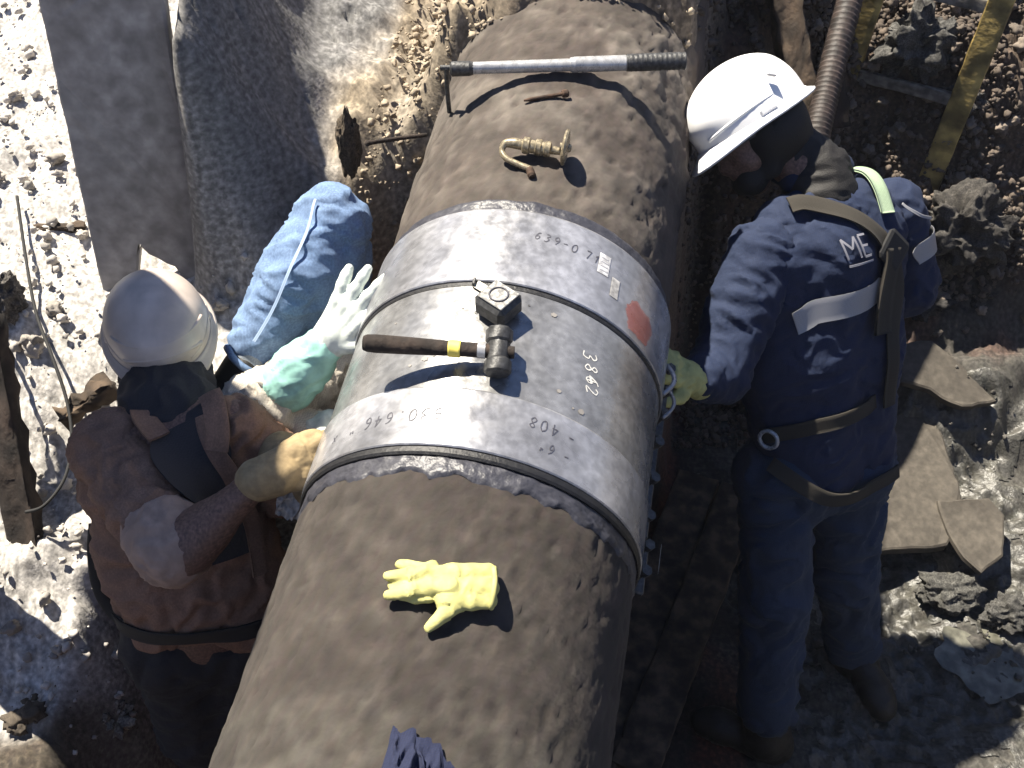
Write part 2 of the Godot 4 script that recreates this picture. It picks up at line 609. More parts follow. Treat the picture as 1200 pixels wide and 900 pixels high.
# a strap lying on a soft body: points near the surface, width, thickness
func strap(pts: Array, bones: Array, k: float, w: float, th := 0.004, off := 0.004) -> ArrayMesh:
	var path := PackedVector3Array()
	for i in pts.size() - 1:
		for s in 8:
			path.append((pts[i] as Vector3).cubic_interpolate(pts[i + 1], pts[maxi(i - 1, 0)], pts[mini(i + 2, pts.size() - 1)], s / 8.0))
	path.append(pts[-1])
	var v := PackedVector3Array()
	var n := path.size()
	for i in n: path[i] = stick(path[i], bones, k, off)
	for i in n:
		var t := (path[mini(i + 1, n - 1)] - path[maxi(i - 1, 0)]).normalized()
		var up := slope(path[i], bones, k)
		var sd := t.cross(up).normalized()
		for e in [-0.5, -0.25, 0.0, 0.25, 0.5]:
			var q := stick(path[i] + sd * w * e, bones, k, off)
			v.append(q)
	for i in n:
		var up := slope(path[i], bones, k)
		for e in 5:
			v.append(v[i * 5 + e] + up * th)
	var idx := PackedInt32Array()
	var o := n * 5
	for i in n - 1:
		for e in 4:
			var a := i * 5 + e
			idx.append_array([a, a + 1, a + 5, a + 1, a + 6, a + 5])
			idx.append_array([o + a, o + a + 5, o + a + 1, o + a + 1, o + a + 5, o + a + 6])
		for e in [0, 4]:
			var a: int = i * 5 + e
			idx.append_array([a, a + 5, o + a, o + a, a + 5, o + a + 5])
	for i in [0, n - 1]:
		for e in 4:
			var a: int = i * 5 + e
			idx.append_array([a, o + a, a + 1, a + 1, o + a, o + a + 1])
	return mesh_of(v, idx)

# the bones of a hand: wrist, direction of the fingers, back of the hand, side of the thumb (1 or -1)
func hand_bones(w: Vector3, d: Vector3, back: Vector3, side: float, scale: float, curl: float, spread: float, fat: float, thumb_out := 0.8) -> Array:
	d = d.normalized()
	back = (back - d * back.dot(d)).normalized()
	var u := back.cross(d) * side
	var out := []
	var lens := [0.072, 0.080, 0.074, 0.058]
	for i in 4:
		var o := 0.031 - 0.0205 * i
		var kn: Vector3 = w + d * (0.092 - 0.004 * absf(i - 1.2)) * scale + u * o * scale
		out.append([w + u * o * 0.6 * scale + d * 0.008, kn, 0.0125 * fat * scale, 0.0105 * fat * scale])
		var dir: Vector3 = (d + u * (1.3 - i) * spread).normalized()
		var p := kn
		var ang := curl * (0.8 + 0.14 * i)
		var turn := ang * 0.55
		for s in 3:
			var q: Vector3 = p + (dir * cos(turn) - back * sin(turn)) * lens[i] * [0.46, 0.31, 0.23][s] * scale
			out.append([p, q, (0.0102 - 0.0008 * s) * fat * scale, (0.0096 - 0.0010 * s) * fat * scale])
			p = q
			turn += ang
	out.append([w + d * 0.012, w + d * 0.05 * scale, 0.017 * fat * scale, 0.014 * fat * scale])
	var t0: Vector3 = w + d * 0.022 * scale + u * 0.022 * scale
	var td: Vector3 = (d * (1.0 - thumb_out * 0.5) + u * thumb_out - back * 0.25).normalized()
	var t1 := t0 + td * 0.042 * scale
	var td2 := (td + d * 0.5 - back * curl * 0.4).normalized()
	var t2 := t1 + td2 * 0.03 * scale
	out.append([t0, t1, 0.0150 * fat * scale, 0.0122 * fat * scale])
	out.append([t1, t2, 0.0118 * fat * scale, 0.0108 * fat * scale])
	out.append([t2, t2 + (td2 + d * 0.2).normalized() * 0.024 * scale, 0.0108 * fat * scale, 0.0092 * fat * scale])
	return out

# the bones of a head: centre, face direction, up
func head_bones(c: Vector3, fw: Vector3, up: Vector3) -> Array:
	fw = fw.normalized()
	up = (up - fw * up.dot(fw)).normalized()
	var r := fw.cross(up)
	var o := [
		[c + up * 0.025 - fw * 0.025, c + up * 0.02 + fw * 0.02, 0.088, 0.080],
		[c - up * 0.04 + fw * 0.04, c - up * 0.085 + fw * 0.062, 0.052, 0.033],
		[c - up * 0.02 + fw * 0.052, c - up * 0.055 + fw * 0.06, 0.045, 0.040],
		[c + up * 0.02 + fw * 0.085, c - up * 0.022 + fw * 0.108, 0.010, 0.014],
		[c - up * 0.024 + fw * 0.098 - r * 0.009, c - up * 0.024 + fw * 0.098 + r * 0.009, 0.010, 0.010],
		[c + up * 0.028 + fw * 0.078 - r * 0.035, c + up * 0.028 + fw * 0.078 + r * 0.035, 0.015, 0.015],
		[c - up * 0.053 + fw * 0.088 - r * 0.018, c - up * 0.053 + fw * 0.088 + r * 0.018, 0.010, 0.010],
	]
	for s in [-1.0, 1.0]:
		o.append([c - up * 0.02 + fw * 0.07 + r * s * 0.038, c - up * 0.035 + fw * 0.06 + r * s * 0.042, 0.022, 0.022])
		o.append([c + up * 0.018 - fw * 0.008 + r * s * 0.082, c - up * 0.03 - fw * 0.0 + r * s * 0.080, 0.016, 0.011, r, 2.2])
	return o

# a safety helmet: dome, ridges, brim with a peak; the parts sit under the given node
func hard_hat(parent: Node3D, c: Vector3, fw: Vector3, up: Vector3, m: Material, scale := 1.0, full_brim := 0.0, bill := 0.042, ribs := false) -> void:
	fw = fw.normalized()
	up = (up - fw * up.dot(fw)).normalized()
	var rt := fw.cross(up)
	var nu := 96
	var nv := 34
	var outer := PackedVector3Array()
	for j in nv:
		var s := float(j) / (nv - 1)
		for i in nu:
			var a := TAU * i / nu
			var ca := cos(a)
			var sa := sin(a)
			var rx := 0.132
			var ry := 0.112
			var p: Vector3
			if s < 0.72:
				var e := s / 0.72 * PI * 0.5
				var rr := sin(e)
				var h := pow(cos(e), 0.72) * (0.128 if ribs else 0.135)
				var x := rr * rx * ca - 0.004
				var y := rr * ry * sa
				# centre ridge with two flanking grooves, and a swell over the forehead
				var cw := smoothstep(0.044, 0.030, absf(y)) * smoothstep(1.0, 0.75, rr) * smoothstep(-0.13, -0.04, x + 0.06)
				h += 0.0 if ribs else 0.0055 * cw
				var front := smoothstep(0.35, 0.75, ca) * smoothstep(0.45, 0.62, s / 0.72) * smoothstep(0.99, 0.8, s / 0.72)
				p = fw * (x + 0.010 * front) + rt * y + up * h
			else:
				var e := (s - 0.72) / 0.28
				var lipw := 0.013 + bill * pow(maxf(ca, 0.0), 2.0) * smoothstep(0.0, 0.8, ca) + 0.006 * maxf(-ca, 0.0) + full_brim
				var lip := 0.004 * smoothstep(0.0, 0.12, e) * (1.0 - smoothstep(0.16, 0.3, e))
				var drop := -0.006 * e - 0.020 * e * pow(maxf(ca, 0.0), 2.0) - 0.004 * e * e
				p = fw * ((rx + lipw * e) * ca - 0.004) + rt * (ry + lipw * e * 0.9) * sa + up * (drop + lip)
			outer.append(c + p * scale)
	var idx := grid_idx(nu, nv, true)
	var n := normals(outer, idx)
	var cnt := outer.size()
	for i in cnt: outer.append(outer[i] - n[i] * 0.003)
	var back := grid_idx(nu, nv, true, true)
	for i in back: idx.append(i + cnt)
	var e0 := (nv - 1) * nu
	for i in nu:
		var a := e0 + i
		var b := e0 + (i + 1) % nu
		idx.append_array([a, b, a + cnt, b, b + cnt, a + cnt])
	var hat := put("hard_hat", mesh_of(outer, idx), m, parent)
	for s in [-1.0, 1.0]:
		# the slot for ear muffs and a raised rain lip on each side
		put("accessory_slot", block(c + (rt * s * 0.1135 - fw * 0.012 + up * 0.013) * scale, Vector3(0.040, 0.014, 0.010) * scale, fw, up, 0.003), m, hat)
		var lip := PackedVector3Array()
		for k in 15:
			var a := lerpf(0.5, 2.75, k / 14.0)
			lip.append(c + (fw * cos(a) * 0.131 + rt * s * sin(a) * 0.1115 + up * (0.020 + 0.014 * sin(k / 14.0 * PI))) * scale)
		put("rain_lip", tube(lip, [0.0042 * scale], 6), m, hat)
	if ribs:
		for q in [[0.98, 1.25, 0.0048], [1.22, 0.85, 0.0058]]:
			var rib := PackedVector3Array()
			for k in 25:
				var a := lerpf(-q[1], q[1], k / 24.0)
				var e: float = q[0] - 0.18 * pow(a / q[1], 2.0) * -1.0
				rib.append(c + (fw * (sin(e) * 0.132 * cos(a) + 0.004) + rt * sin(e) * 0.112 * sin(a) + up * pow(maxf(cos(e), 0.02), 0.72) * 0.128) * scale)
			put("front_rib", tube(rib, [q[2]], 6), m, hat)
	var bead := PackedVector3Array()
	for k in 61:
		bead.append(outer[e0 + (k * nu / 60) % nu])
	put("brim_edge", tube(bead, [0.0036 * scale], 6), m, hat)
	var band := PackedVector3Array()
	for k in 33:
		var a := TAU * k / 32.0
		band.append(c + (fw * cos(a) * 0.104 + rt * sin(a) * 0.086 - up * 0.012) * scale)
	put("head_band", tube(band, [0.009 * scale], 6, 1.6, up), M["helmet_dark"], hat)

# ---------------------------------------------------------------- the trench: one sheet of earth from its floor to the horizon

func pipe_x(f: float) -> float:
	return AX.x + (f + AX.z) * -DX.x / DX.z

func pipe_y(f: float) -> float:
	return AX.y + (f + AX.z) * -DX.y / DX.z

func ramp(x: float, pts: Array) -> float:
	if x <= pts[0]: return pts[1]
	for i in range(0, pts.size() - 2, 2):
		if x < pts[i + 2]:
			return lerpf(pts[i + 1], pts[i + 3], smoothstep(pts[i], pts[i + 2], x))
	return pts[-1]

# how far each place is: left bank, back-left clay, gravel, right floor ... (x across, f forward)
func zones(x: float, f: float) -> Dictionary:
	var w := noise_a.get_noise_2d(x * 2.0, f * 2.0) * 0.12
	var px := pipe_x(f)
	# left bank: its foot runs along the left worker's hole, then comes close to the pipe
	var foot := lerpf(-0.90, px - 0.36, smoothstep(1.34, 1.62, f + w * 0.6))
	var left := smoothstep(foot + 0.10, foot - 0.16, x + w * 0.5)
	var hill := smoothstep(px - 0.66, px - 0.30, x + w * 0.4) * smoothstep(2.02, 2.34, f + w * 0.4) * smoothstep(px + 0.40, px + 0.26, x + w * 0.3)
	return {"left": left, "hill": hill, "w": w, "px": px}

func base_height(x: float, f: float, z: Dictionary) -> float:
	var w: float = z.w
	var px: float = z.px
	# floor and right side
	var h := 0.06 * smoothstep(1.1, 1.7, x) + w * 0.25
	var rise := lerpf(f, f - 0.02, 0.0)
	var right := ramp(rise + w * 0.8, [2.15, 0.0, 2.5, 0.24, 2.95, 0.62, 3.25, 1.05, 3.7, 1.45, 5.0, 1.6])
	var inner := ramp(f + w, [2.5, 0.0, 2.75, 0.5, 3.0, 1.2, 3.3, 1.6, 5.0, 1.65])
	h += lerpf(inner, right, smoothstep(0.75, 1.15, x + w))
	h = maxf(h, ramp(x + w * 0.8, [1.55, 0.0, 2.2, 0.30, 2.7, 0.9, 3.1, 1.4, 4.0, 1.6]))
	# the bench of soil that carries the pipe
	var bench := smoothstep(0.30, 0.12, absf(x - px + 0.10 + w * 0.3))
	h = maxf(h, bench * (pipe_y(f) - 0.30))
	# left bank
	var slope_l := ramp(f, [0.5, 0.48, 1.0, 0.55, 1.5, 0.74, 2.0, 0.98, 2.6, 1.12, 3.4, 1.3, 5.0, 1.55])
	var clay := ramp(f + w * 0.5, [1.3, 0.80, 1.75, 1.02, 2.02, 1.08, 2.22, 1.27, 2.42, 1.42, 2.9, 1.52, 5.0, 1.62])
	# the grey clay stands up like a wall next to the plate and lies back towards the pipe
	var wall := ramp(f + w * 0.25, [1.3, 0.80, 1.75, 1.0, 1.95, 1.06, 2.14, 1.72, 2.4, 1.86, 2.9, 1.84, 5.0, 1.62])
	clay = lerpf(clay, wall, smoothstep(-0.46, -0.76, x + w * 0.3))
	var bank := lerpf(slope_l, clay, smoothstep(-0.83, -0.72, x))
	bank += 0.25 * smoothstep(-1.9, -2.8, x)
	h = lerpf(h, bank + w * 0.3, z.left)
	# the heap that buries the pipe at the back
	var top := minf(pipe_y(f) + 0.36, 1.86) - 0.5 * pow(absf(x - px) / 0.62, 2.2)
	h = maxf(h, lerpf(h, top + w * 0.4, z.hill))
	# the near face below the photographer
	h = maxf(h, ramp(f, [-0.6, 1.3, 0.25, 0.2, 0.5, 0.0]) if f < 0.5 else h)
	return h

func height(x: float, f: float) -> float:
	var z := zones(x, f)
	return base_height(x, f, z)

func build_ground() -> void:
	var xs := PackedFloat32Array()
	var fs := PackedFloat32Array()
	var q := -1.75
	while q < 1.95:
		xs.append(q); q += 0.0125
	var s := 0.03
	while q < 120.0:
		xs.append(q); q += s; s *= 1.22
	q = -1.75; s = 0.03
	var lowx := PackedFloat32Array()
	while q > -120.0:
		q -= s; s *= 1.22
		lowx.append(q)
	lowx.reverse()
	xs = lowx + xs
	q = 0.85
	while q < 3.75:
		fs.append(q); q += 0.0125
	s = 0.03
	while q < 150.0:
		fs.append(q); q += s; s *= 1.22
	q = 0.85; s = 0.04
	var lowf := PackedFloat32Array()
	while q > -120.0:
		q -= s; s *= 1.22
		lowf.append(q)
	lowf.reverse()
	fs = lowf + fs
	var v := PackedVector3Array()
	var col := PackedColorArray()
	var pale := Color(0.84, 0.80, 0.75)
	var clay_c := Color(0.31, 0.302, 0.295)
	var tan_c := Color(0.50, 0.41, 0.295)
	var floor_c := Color(0.115, 0.108, 0.094)
	var brown := Color(0.15, 0.108, 0.08)
	var dark := Color(0.035, 0.026, 0.022)
	var red := Color(0.13, 0.045, 0.03)
	for f in fs:
		for x in xs:
			if absf(x) > 3.5 or f > 5.5 or f < -1.0:
				var far_h := 1.55 + 0.1 * noise_a.get_noise_2d(x * 0.3, f * 0.3)
				if f < 0.0: far_h = 1.3
				var t := smoothstep(3.5, 4.5, maxf(absf(x), maxf(f - 2.0, 2.5 - f)))
				v.append(Vector3(x, lerpf(height(x, f), far_h, t), -f))
				col.append(Color(0.33, 0.29, 0.23))
				continue
			var z := zones(x, f)
			var h := base_height(x, f, z)
			var left: float = z.left
			var hill: float = z.hill
			var px: float = z.px
			# masks of the soil's kinds
			var n1 := noise_a.get_noise_2d(x * 3.0 + 40.0, f * 3.0)
			var is_clay := left * smoothstep(1.90, 2.08, f + n1 * 0.1) * smoothstep(-0.85, -0.76, x) * smoothstep(px - 0.52, px - 0.62, x + n1 * 0.12 - maxf(0.0, f - 2.3) * 0.12)
			var is_gravel := clampf(smoothstep(px - 0.66, px - 0.52, x + n1 * 0.1) * smoothstep(1.93, 2.05, f + n1 * 0.1) * maxf(left, hill), 0.0, 1.0) * (1.0 - is_clay)
			var bank := smoothstep(2.45, 2.85, f + n1 * 0.3) * smoothstep(0.5, 0.8, x)
			var right_floor := (1.0 - left) * smoothstep(0.52, 0.80, x + n1 * 0.15) * (1.0 - bank)
			# relief
			var big := noise_a.get_noise_2d(x * 5.0, f * 5.0)
			var fine := noise_a.get_noise_2d(x * 22.0, f * 22.0)
			var cell := noise_c.get_noise_2d(x * 14.0 + n1 * 1.5, f * 14.0 + big)
			var cell2 := noise_c.get_noise_2d(x * 31.0, f * 31.0 + fine * 0.6)
			var rough_l := left * (1.0 - is_clay) * (1.0 - is_gravel)
			h += rough_l * lerpf(1.0, 0.55, smoothstep(1.6, 2.2, f)) * (0.026 * big + 0.012 * fine + 0.006 * cell + 0.006 * cell2)
			var crack := absf(noise_a.get_noise_2d(x * 2.6 + 9.0 + big * 0.15, f * 3.2 - x * 1.5))
			var cracks := smoothstep(0.035, 0.0, crack) * smoothstep(-0.25, 0.1, noise_b.get_noise_2d(x * 3.0 + 70.0, f * 3.0))
			h += is_clay * (0.030 * big - 0.035 * cracks + 0.0)
			h += is_gravel * (0.02 * big + 0.018 * cell + 0.016 * cell2 + 0.01 * fine)
			h += bank * (0.05 * big + 0.03 * cell + 0.02 * cell2 + 0.014 * fine)
			var mud := smoothstep(-0.15, 0.25, noise_a.get_noise_2d(x * 2.6 + 3.0, f * 2.6 + 8.0))
			h += right_floor * (0.018 * big + (0.010 + 0.030 * mud) * fine + 0.020 * mud * cell + 0.012 * mud * cell2)
			h += (1.0 - left) * (1.0 - right_floor) * (1.0 - bank) * (0.02 * big + 0.01 * fine)
			v.append(Vector3(x, h, -f))
			# colour of the soil itself
			var c := dark.lerp(red, smoothstep(0.05, 0.35, noise_a.get_noise_2d(x * 2.3 + 13.0, f * 1.6)))
			c = c.lerp(floor_c, right_floor)
			c = c.lerp(brown, bank * (1.0 - right_floor))
			c = c.lerp(pale, left)
			c = c.lerp(clay_c, is_clay)
			c = c.lerp(tan_c, is_gravel)
			c = c.lerp(Color(0.21, 0.165, 0.125), hill * smoothstep(px - 0.30, px - 0.12, x + n1 * 0.1) * 0.85)
			# wet brown soil at the near left and dark topsoil along the foot of the bank
			var wet := left * smoothstep(1.20, 0.98, f + n1 * 0.22)
			c = c.lerp(Color(0.085, 0.065, 0.045), wet)
			var patch := smoothstep(0.12, 0.3, noise_a.get_noise_2d(x * 4.0 - 20.0, f * 4.0))
			c = c.lerp(c * 0.62, patch * (0.5 * right_floor + 0.35 * rough_l + 0.4 * bank))
			var damp := smoothstep(0.55, 0.40, h + n1 * 0.2) * left
			c = c.lerp(Color(0.2, 0.17, 0.135), damp * 0.6)
			var grain := lerpf(fine, noise_a.get_noise_3d(x * 16.0, h * 16.0, f * 16.0), is_clay)
			c = c * (1.0 + 0.22 * grain + 0.18 * lerpf(n1, noise_a.get_noise_3d(x * 2.5, h * 2.5, f * 2.5), is_clay))
			c.a = 1.0
			col.append(c)
	var ground := put("ground", mesh_of(v, grid_idx(xs.size(), fs.size(), false, true), col), M["earth"])
	tag(ground, "earth trench around the pipe with pale left bank, grey clay and muddy right floor", "", "", "structure")
	# a skin of wet mud over the right floor
	var wv := PackedVector3Array()
	var wc := PackedColorArray()
	var wi := PackedInt32Array()
	var at := {}
	var nx := xs.size()
	for j in fs.size() - 1:
		var f := fs[j]
		if f < 1.0 or f > 2.45: continue
		for i in nx - 1:
			var x := xs[i]
			if x < 0.7 or x > 1.9: continue
			if noise_a.get_noise_2d(x * 2.6 + 3.0, f * 2.6 + 8.0) + 0.35 * noise_a.get_noise_2d(x * 11.0, f * 11.0) < -0.02 - 0.25 * smoothstep(0.9, 1.3, x): continue
			var four := [j * nx + i, j * nx + i + 1, (j + 1) * nx + i, (j + 1) * nx + i + 1]
			for k: int in four:
				if not at.has(k):
					at[k] = wv.size()
					wv.append(v[k] + Vector3(0, 0.004, 0))
					wc.append(col[k] * Color(0.86, 0.88, 0.88))
			wi.append_array([at[four[0]], at[four[2]], at[four[1]], at[four[1]], at[four[2]], at[four[3]]])
	tag(put("wet_mud", mesh_of(wv, wi, wc), M["wet_mud"]), "wet grey mud on the right floor of the trench", "", "", "structure")
	scatter(ground)

func scatter(ground: MeshInstance3D) -> void:
	var shapes := []
	for i in 6: shapes.append(lump(Vector3(1.0, rng.randf_range(0.6, 0.85), rng.randf_range(0.75, 1.1)), 30 + i, 0.42, 2))
	# gravel and crumbs nobody could count
	var groups := [
		["gravel", 9000, 0.45, 1.05, 2.35, 3.75, 0.0055, 0.017, Color(0.145, 0.112, 0.088), 1],
		["gravel", 8500, 1.0, 1.9, 2.68, 3.75, 0.006, 0.018, Color(0.16, 0.125, 0.098), 1],
		["gravel", 6500, -0.75, 0.45, 1.9, 3.0, 0.004, 0.013, Color(0.52, 0.425, 0.31), 2],
		["soil_crumbs", 3600, -1.75, -0.30, 0.85, 3.4, 0.003, 0.019, Color(0.70, 0.65, 0.59), 3],
		["soil_crumbs", 800, 0.35, 1.85, 1.0, 2.5, 0.004, 0.014, Color(0.135, 0.125, 0.11), 0],
	]
	var heaps := {"gravel": [[], []], "soil_crumbs": [[], []]}
	for g in groups:
		var places: Array = heaps[g[0]][0]
		var cols: Array = heaps[g[0]][1]
		for i in int(g[1]):
			var x := rng.randf_range(g[2], g[3])
			var f := rng.randf_range(g[4], g[5])
			var z := zones(x, f)
			if noise_a.get_noise_2d(x * 3.5 + 50.0, f * 3.5) < rng.randf_range(-0.45, 0.15): continue
			if g[9] == 2 and maxf(z.left, z.hill) < 0.5: continue
			if g[9] == 2 and x > z.px - 0.12 and rng.randf() < 0.6: continue
			if g[9] == 2 and x < z.px - 0.5: continue
			if g[9] == 3 and (z.left < 0.4 or (x > -1.04 and f > 2.0)): continue
			var c: Color = g[8]
			if g[9] == 3 and f < 1.12 + rng.randf_range(-0.1, 0.1): c = Color(0.11, 0.085, 0.06)
			if g[9] == 0 and (x < 0.6 or noise_a.get_noise_2d(x * 2.6 + 3.0, f * 2.6 + 8.0) < -0.05): continue
			var r: float = lerpf(g[6], g[7], pow(rng.randf(), 3.2))
			var y := ground_y(x, f)
			var b := Basis(Vector3(rng.randf_range(-1, 1), rng.randf_range(-1, 1), rng.randf_range(-1, 1)).normalized(), rng.randf() * TAU).scaled(Vector3.ONE * r)
			places.append(Transform3D(b, Vector3(x, y + r * 0.25, -f)))
			cols.append(c * rng.randf_range(0.6, 1.25))
	for called: String in heaps:
		var places: Array = heaps[called][0]
		var mm := MultiMesh.new()
		mm.transform_format = MultiMesh.TRANSFORM_3D
		mm.use_colors = true
		mm.mesh = lump(Vector3(1.0, 0.75, 0.9), 61, 0.45, 1)
		mm.instance_count = places.size()
		for k in places.size():
			var t: Transform3D = places[k]
			mm.set_instance_transform(k, Transform3D(t.basis.scaled_local(Vector3(rng.randf_range(0.7, 1.3), rng.randf_range(0.7, 1.2), 1.0)), t.origin))
			mm.set_instance_color(k, heaps[called][1][k])
		var o := MultiMeshInstance3D.new()
		o.name = called
		o.multimesh = mm
		o.material_override = M["stone"]
		add_child(o)
		tag(o, "loose gravel lying on the trench slopes" if called == "gravel" else "dry crumbs of soil strewn over the bank", "", "", "stuff")
	# the stones one can tell apart
	for i in 230:
		var right := i < 130
		var x := rng.randf_range(0.95, 1.85) if right else rng.randf_range(-1.7, -0.35)
		var f := rng.randf_range(2.6, 3.55) if right else rng.randf_range(1.0, 2.9)
		var z := zones(x, f)
		if not right and (z.left < 0.6 or (x > -1.06 and f > 1.95)): continue
		var o := MeshInstance3D.new()
		o.mesh = shapes[i % 6]
		o.name = "stone"
		var r := rng.randf_range(0.014, 0.030) if right else rng.randf_range(0.013, 0.032)
		o.position = Vector3(x, ground_y(x, f) + r * 0.2, -f)
		o.basis = Basis(Vector3(rng.randf_range(-1, 1), 1, rng.randf_range(-1, 1)).normalized(), rng.randf() * TAU).scaled(Vector3.ONE * r)
		o.material_override = stone_mat(right, f, i)
		ground.add_child(o, true)

var stone_mats := {}
func stone_mat(right: bool, f: float, i: int) -> StandardMaterial3D:
	var key := ("r" if right else ("d" if f < 1.15 else "l")) + str(i % 3)
	if not stone_mats.has(key):
		var c := Color(0.25, 0.205, 0.165) if right else (Color(0.10, 0.08, 0.06) if f < 1.15 else Color(0.56, 0.51, 0.45))
		c = c * [0.7, 0.95, 1.15][i % 3]
		stone_mats[key] = mat(lin(c.r, c.g, c.b), 0.93, 0.0, "grain", 1.5, "n_lump", 0.7)
	return stone_mats[key]

# the height of the earth with its main relief, close enough to set things down on
func ground_y(x: float, f: float) -> float:
	var z := zones(x, f)
	return base_height(x, f, z) + 0.02 * noise_a.get_noise_2d(x * 5.0, f * 5.0) + 0.006

# ---------------------------------------------------------------- the pipe and the sleeve fitted round it

func on_pipe(t: float, a: float, r: float) -> Vector3:
	return AX + DX * t + (UX * cos(a) + VX * sin(a)) * r

# a ring of the sleeve: profile of [t, r] pairs, swept round the axis between two angles
func turned(prof: Array, a0 := 0.0, a1 := TAU, steps := 144) -> ArrayMesh:
	var st := SurfaceTool.new()
	st.begin(Mesh.PRIMITIVE_TRIANGLES)
	for i in prof.size() - 1:
		st.set_smooth_group(i)
		for k in steps:
			var x0 := lerpf(a0, a1, float(k) / steps)
			var x1 := lerpf(a0, a1, float(k + 1) / steps)
			var p := on_pipe(prof[i][0], x0, prof[i][1])
			var q := on_pipe(prof[i][0], x1, prof[i][1])
			var r := on_pipe(prof[i + 1][0], x0, prof[i + 1][1])
			var s := on_pipe(prof[i + 1][0], x1, prof[i + 1][1])
			for e in [p, r, q, q, r, s]: st.add_vertex(e)
	st.index()
	st.generate_normals()
	return st.commit()

# a thin patch lying on the pipe, cut to a ragged outline
func patch(t0: float, t1: float, a0: float, a1: float, r: float, ragged := 0.0, sd := 0) -> ArrayMesh:
	var n := 28
	var v := PackedVector3Array()
	for j in n:
		for i in n:
			var x := lerpf(-1, 1, float(i) / (n - 1))
			var y := lerpf(-1, 1, float(j) / (n - 1))
			if ragged > 0.0:
				# square to disc, then an uneven rim
				var d := Vector2(x * sqrt(1.0 - y * y * 0.5), y * sqrt(1.0 - x * x * 0.5))
				var k := 1.0 + ragged * noise_a.get_noise_2d(atan2(d.y, d.x) * 1.3 + sd, sd * 2.0) * d.length()
				x = d.x * k; y = d.y * k
			var edge := smoothstep(1.0, 0.86, maxf(absf(x), absf(y))) if ragged == 0.0 else 1.0
			v.append(on_pipe(lerpf(t0, t1, y * 0.5 + 0.5), lerpf(a0, a1, x * 0.5 + 0.5), r + 0.0004 * edge))
	return mesh_of(v, grid_idx(n, n, false, a1 > a0))

const GLYPHS := {
	"0": [[0.5, 1.0, 0.15, 0.8, 0.1, 0.35, 0.4, 0.0, 0.8, 0.15, 0.9, 0.6, 0.7, 0.95, 0.5, 1.0]],
	"1": [[0.25, 0.75, 0.55, 1.0, 0.5, 0.0]],
	"2": [[0.1, 0.8, 0.4, 1.0, 0.8, 0.8, 0.6, 0.45, 0.1, 0.0, 0.9, 0.05]],
	"3": [[0.1, 0.95, 0.6, 1.0, 0.8, 0.75, 0.4, 0.55, 0.85, 0.35, 0.6, 0.0, 0.1, 0.05]],
	"4": [[0.7, 0.0, 0.65, 1.0, 0.1, 0.35, 0.95, 0.4]],
	"6": [[0.8, 0.95, 0.4, 0.8, 0.15, 0.35, 0.4, 0.0, 0.8, 0.15, 0.7, 0.45, 0.2, 0.4]],
	"7": [[0.1, 0.95, 0.85, 1.0, 0.45, 0.0]],
	"8": [[0.5, 0.55, 0.2, 0.8, 0.5, 1.0, 0.8, 0.8, 0.5, 0.55, 0.15, 0.25, 0.5, 0.0, 0.85, 0.25, 0.5, 0.55]],
	"9": [[0.8, 0.65, 0.4, 0.5, 0.2, 0.8, 0.5, 1.0, 0.8, 0.75, 0.75, 0.4, 0.5, 0.0]],
	"L": [[0.2, 1.0, 0.2, 0.0, 0.8, 0.05]],
	"-": [[0.15, 0.5, 0.8, 0.55]],
	".": [[0.4, 0.0, 0.55, 0.08, 0.45, 0.12]],
	"x": [[0.2, 0.2, 0.8, 0.8], [0.2, 0.8, 0.8, 0.25]],
	"\"": [[0.3, 0.9, 0.3, 0.65], [0.65, 0.95, 0.6, 0.65]],
}

# marker writing on the sleeve: strokes laid as thin ribbons; turn is the angle the line is written at (0 = along the girth, read from the near end)
func writing(called: String, m: Material, parent: Node3D, text: String, t: float, a: float, r: float, size: float, turn: float, thick: float, sd: int) -> void:
	var g := RandomNumberGenerator.new()
	g.seed = sd
	var pen := 0.0
	for ch in text:
		for stroke: Array in GLYPHS.get(ch, []):
			var v := PackedVector3Array()
			var idx := PackedInt32Array()
			var pts := []
			for i in range(0, stroke.size(), 2):
				var p := Vector2((float(stroke[i]) * 0.62 + pen + 0.12 * float(stroke[i + 1])) * size + g.randf_range(-0.04, 0.04) * size, float(stroke[i + 1]) * size + g.randf_range(-0.04, 0.04) * size)
				pts.append(p.rotated(turn))
			var fine := []
			for i in pts.size() - 1:
				for s in 4: fine.append((pts[i] as Vector2).cubic_interpolate(pts[i + 1], pts[maxi(i - 1, 0)], pts[mini(i + 2, pts.size() - 1)], s / 4.0) if pts.size() > 4 else (pts[i] as Vector2).lerp(pts[i + 1], s / 4.0))
			fine.append(pts[-1])
			for i in fine.size():
				var d: Vector2 = (fine[mini(i + 1, fine.size() - 1)] - fine[maxi(i - 1, 0)]).normalized().orthogonal() * thick * g.randf_range(0.6, 1.2)
				for e in [-0.5, 0.5]:
					var q: Vector2 = fine[i] + d * e
					v.append(on_pipe(t + q.y, a - q.x / r, r))
			for i in fine.size() - 1:
				var b := i * 2
				idx.append_array([b, b + 1, b + 2, b + 1, b + 3, b + 2])
			put(called, mesh_of(v, idx), m, parent)
		pen += 0.95 if ch != " " else 0.6

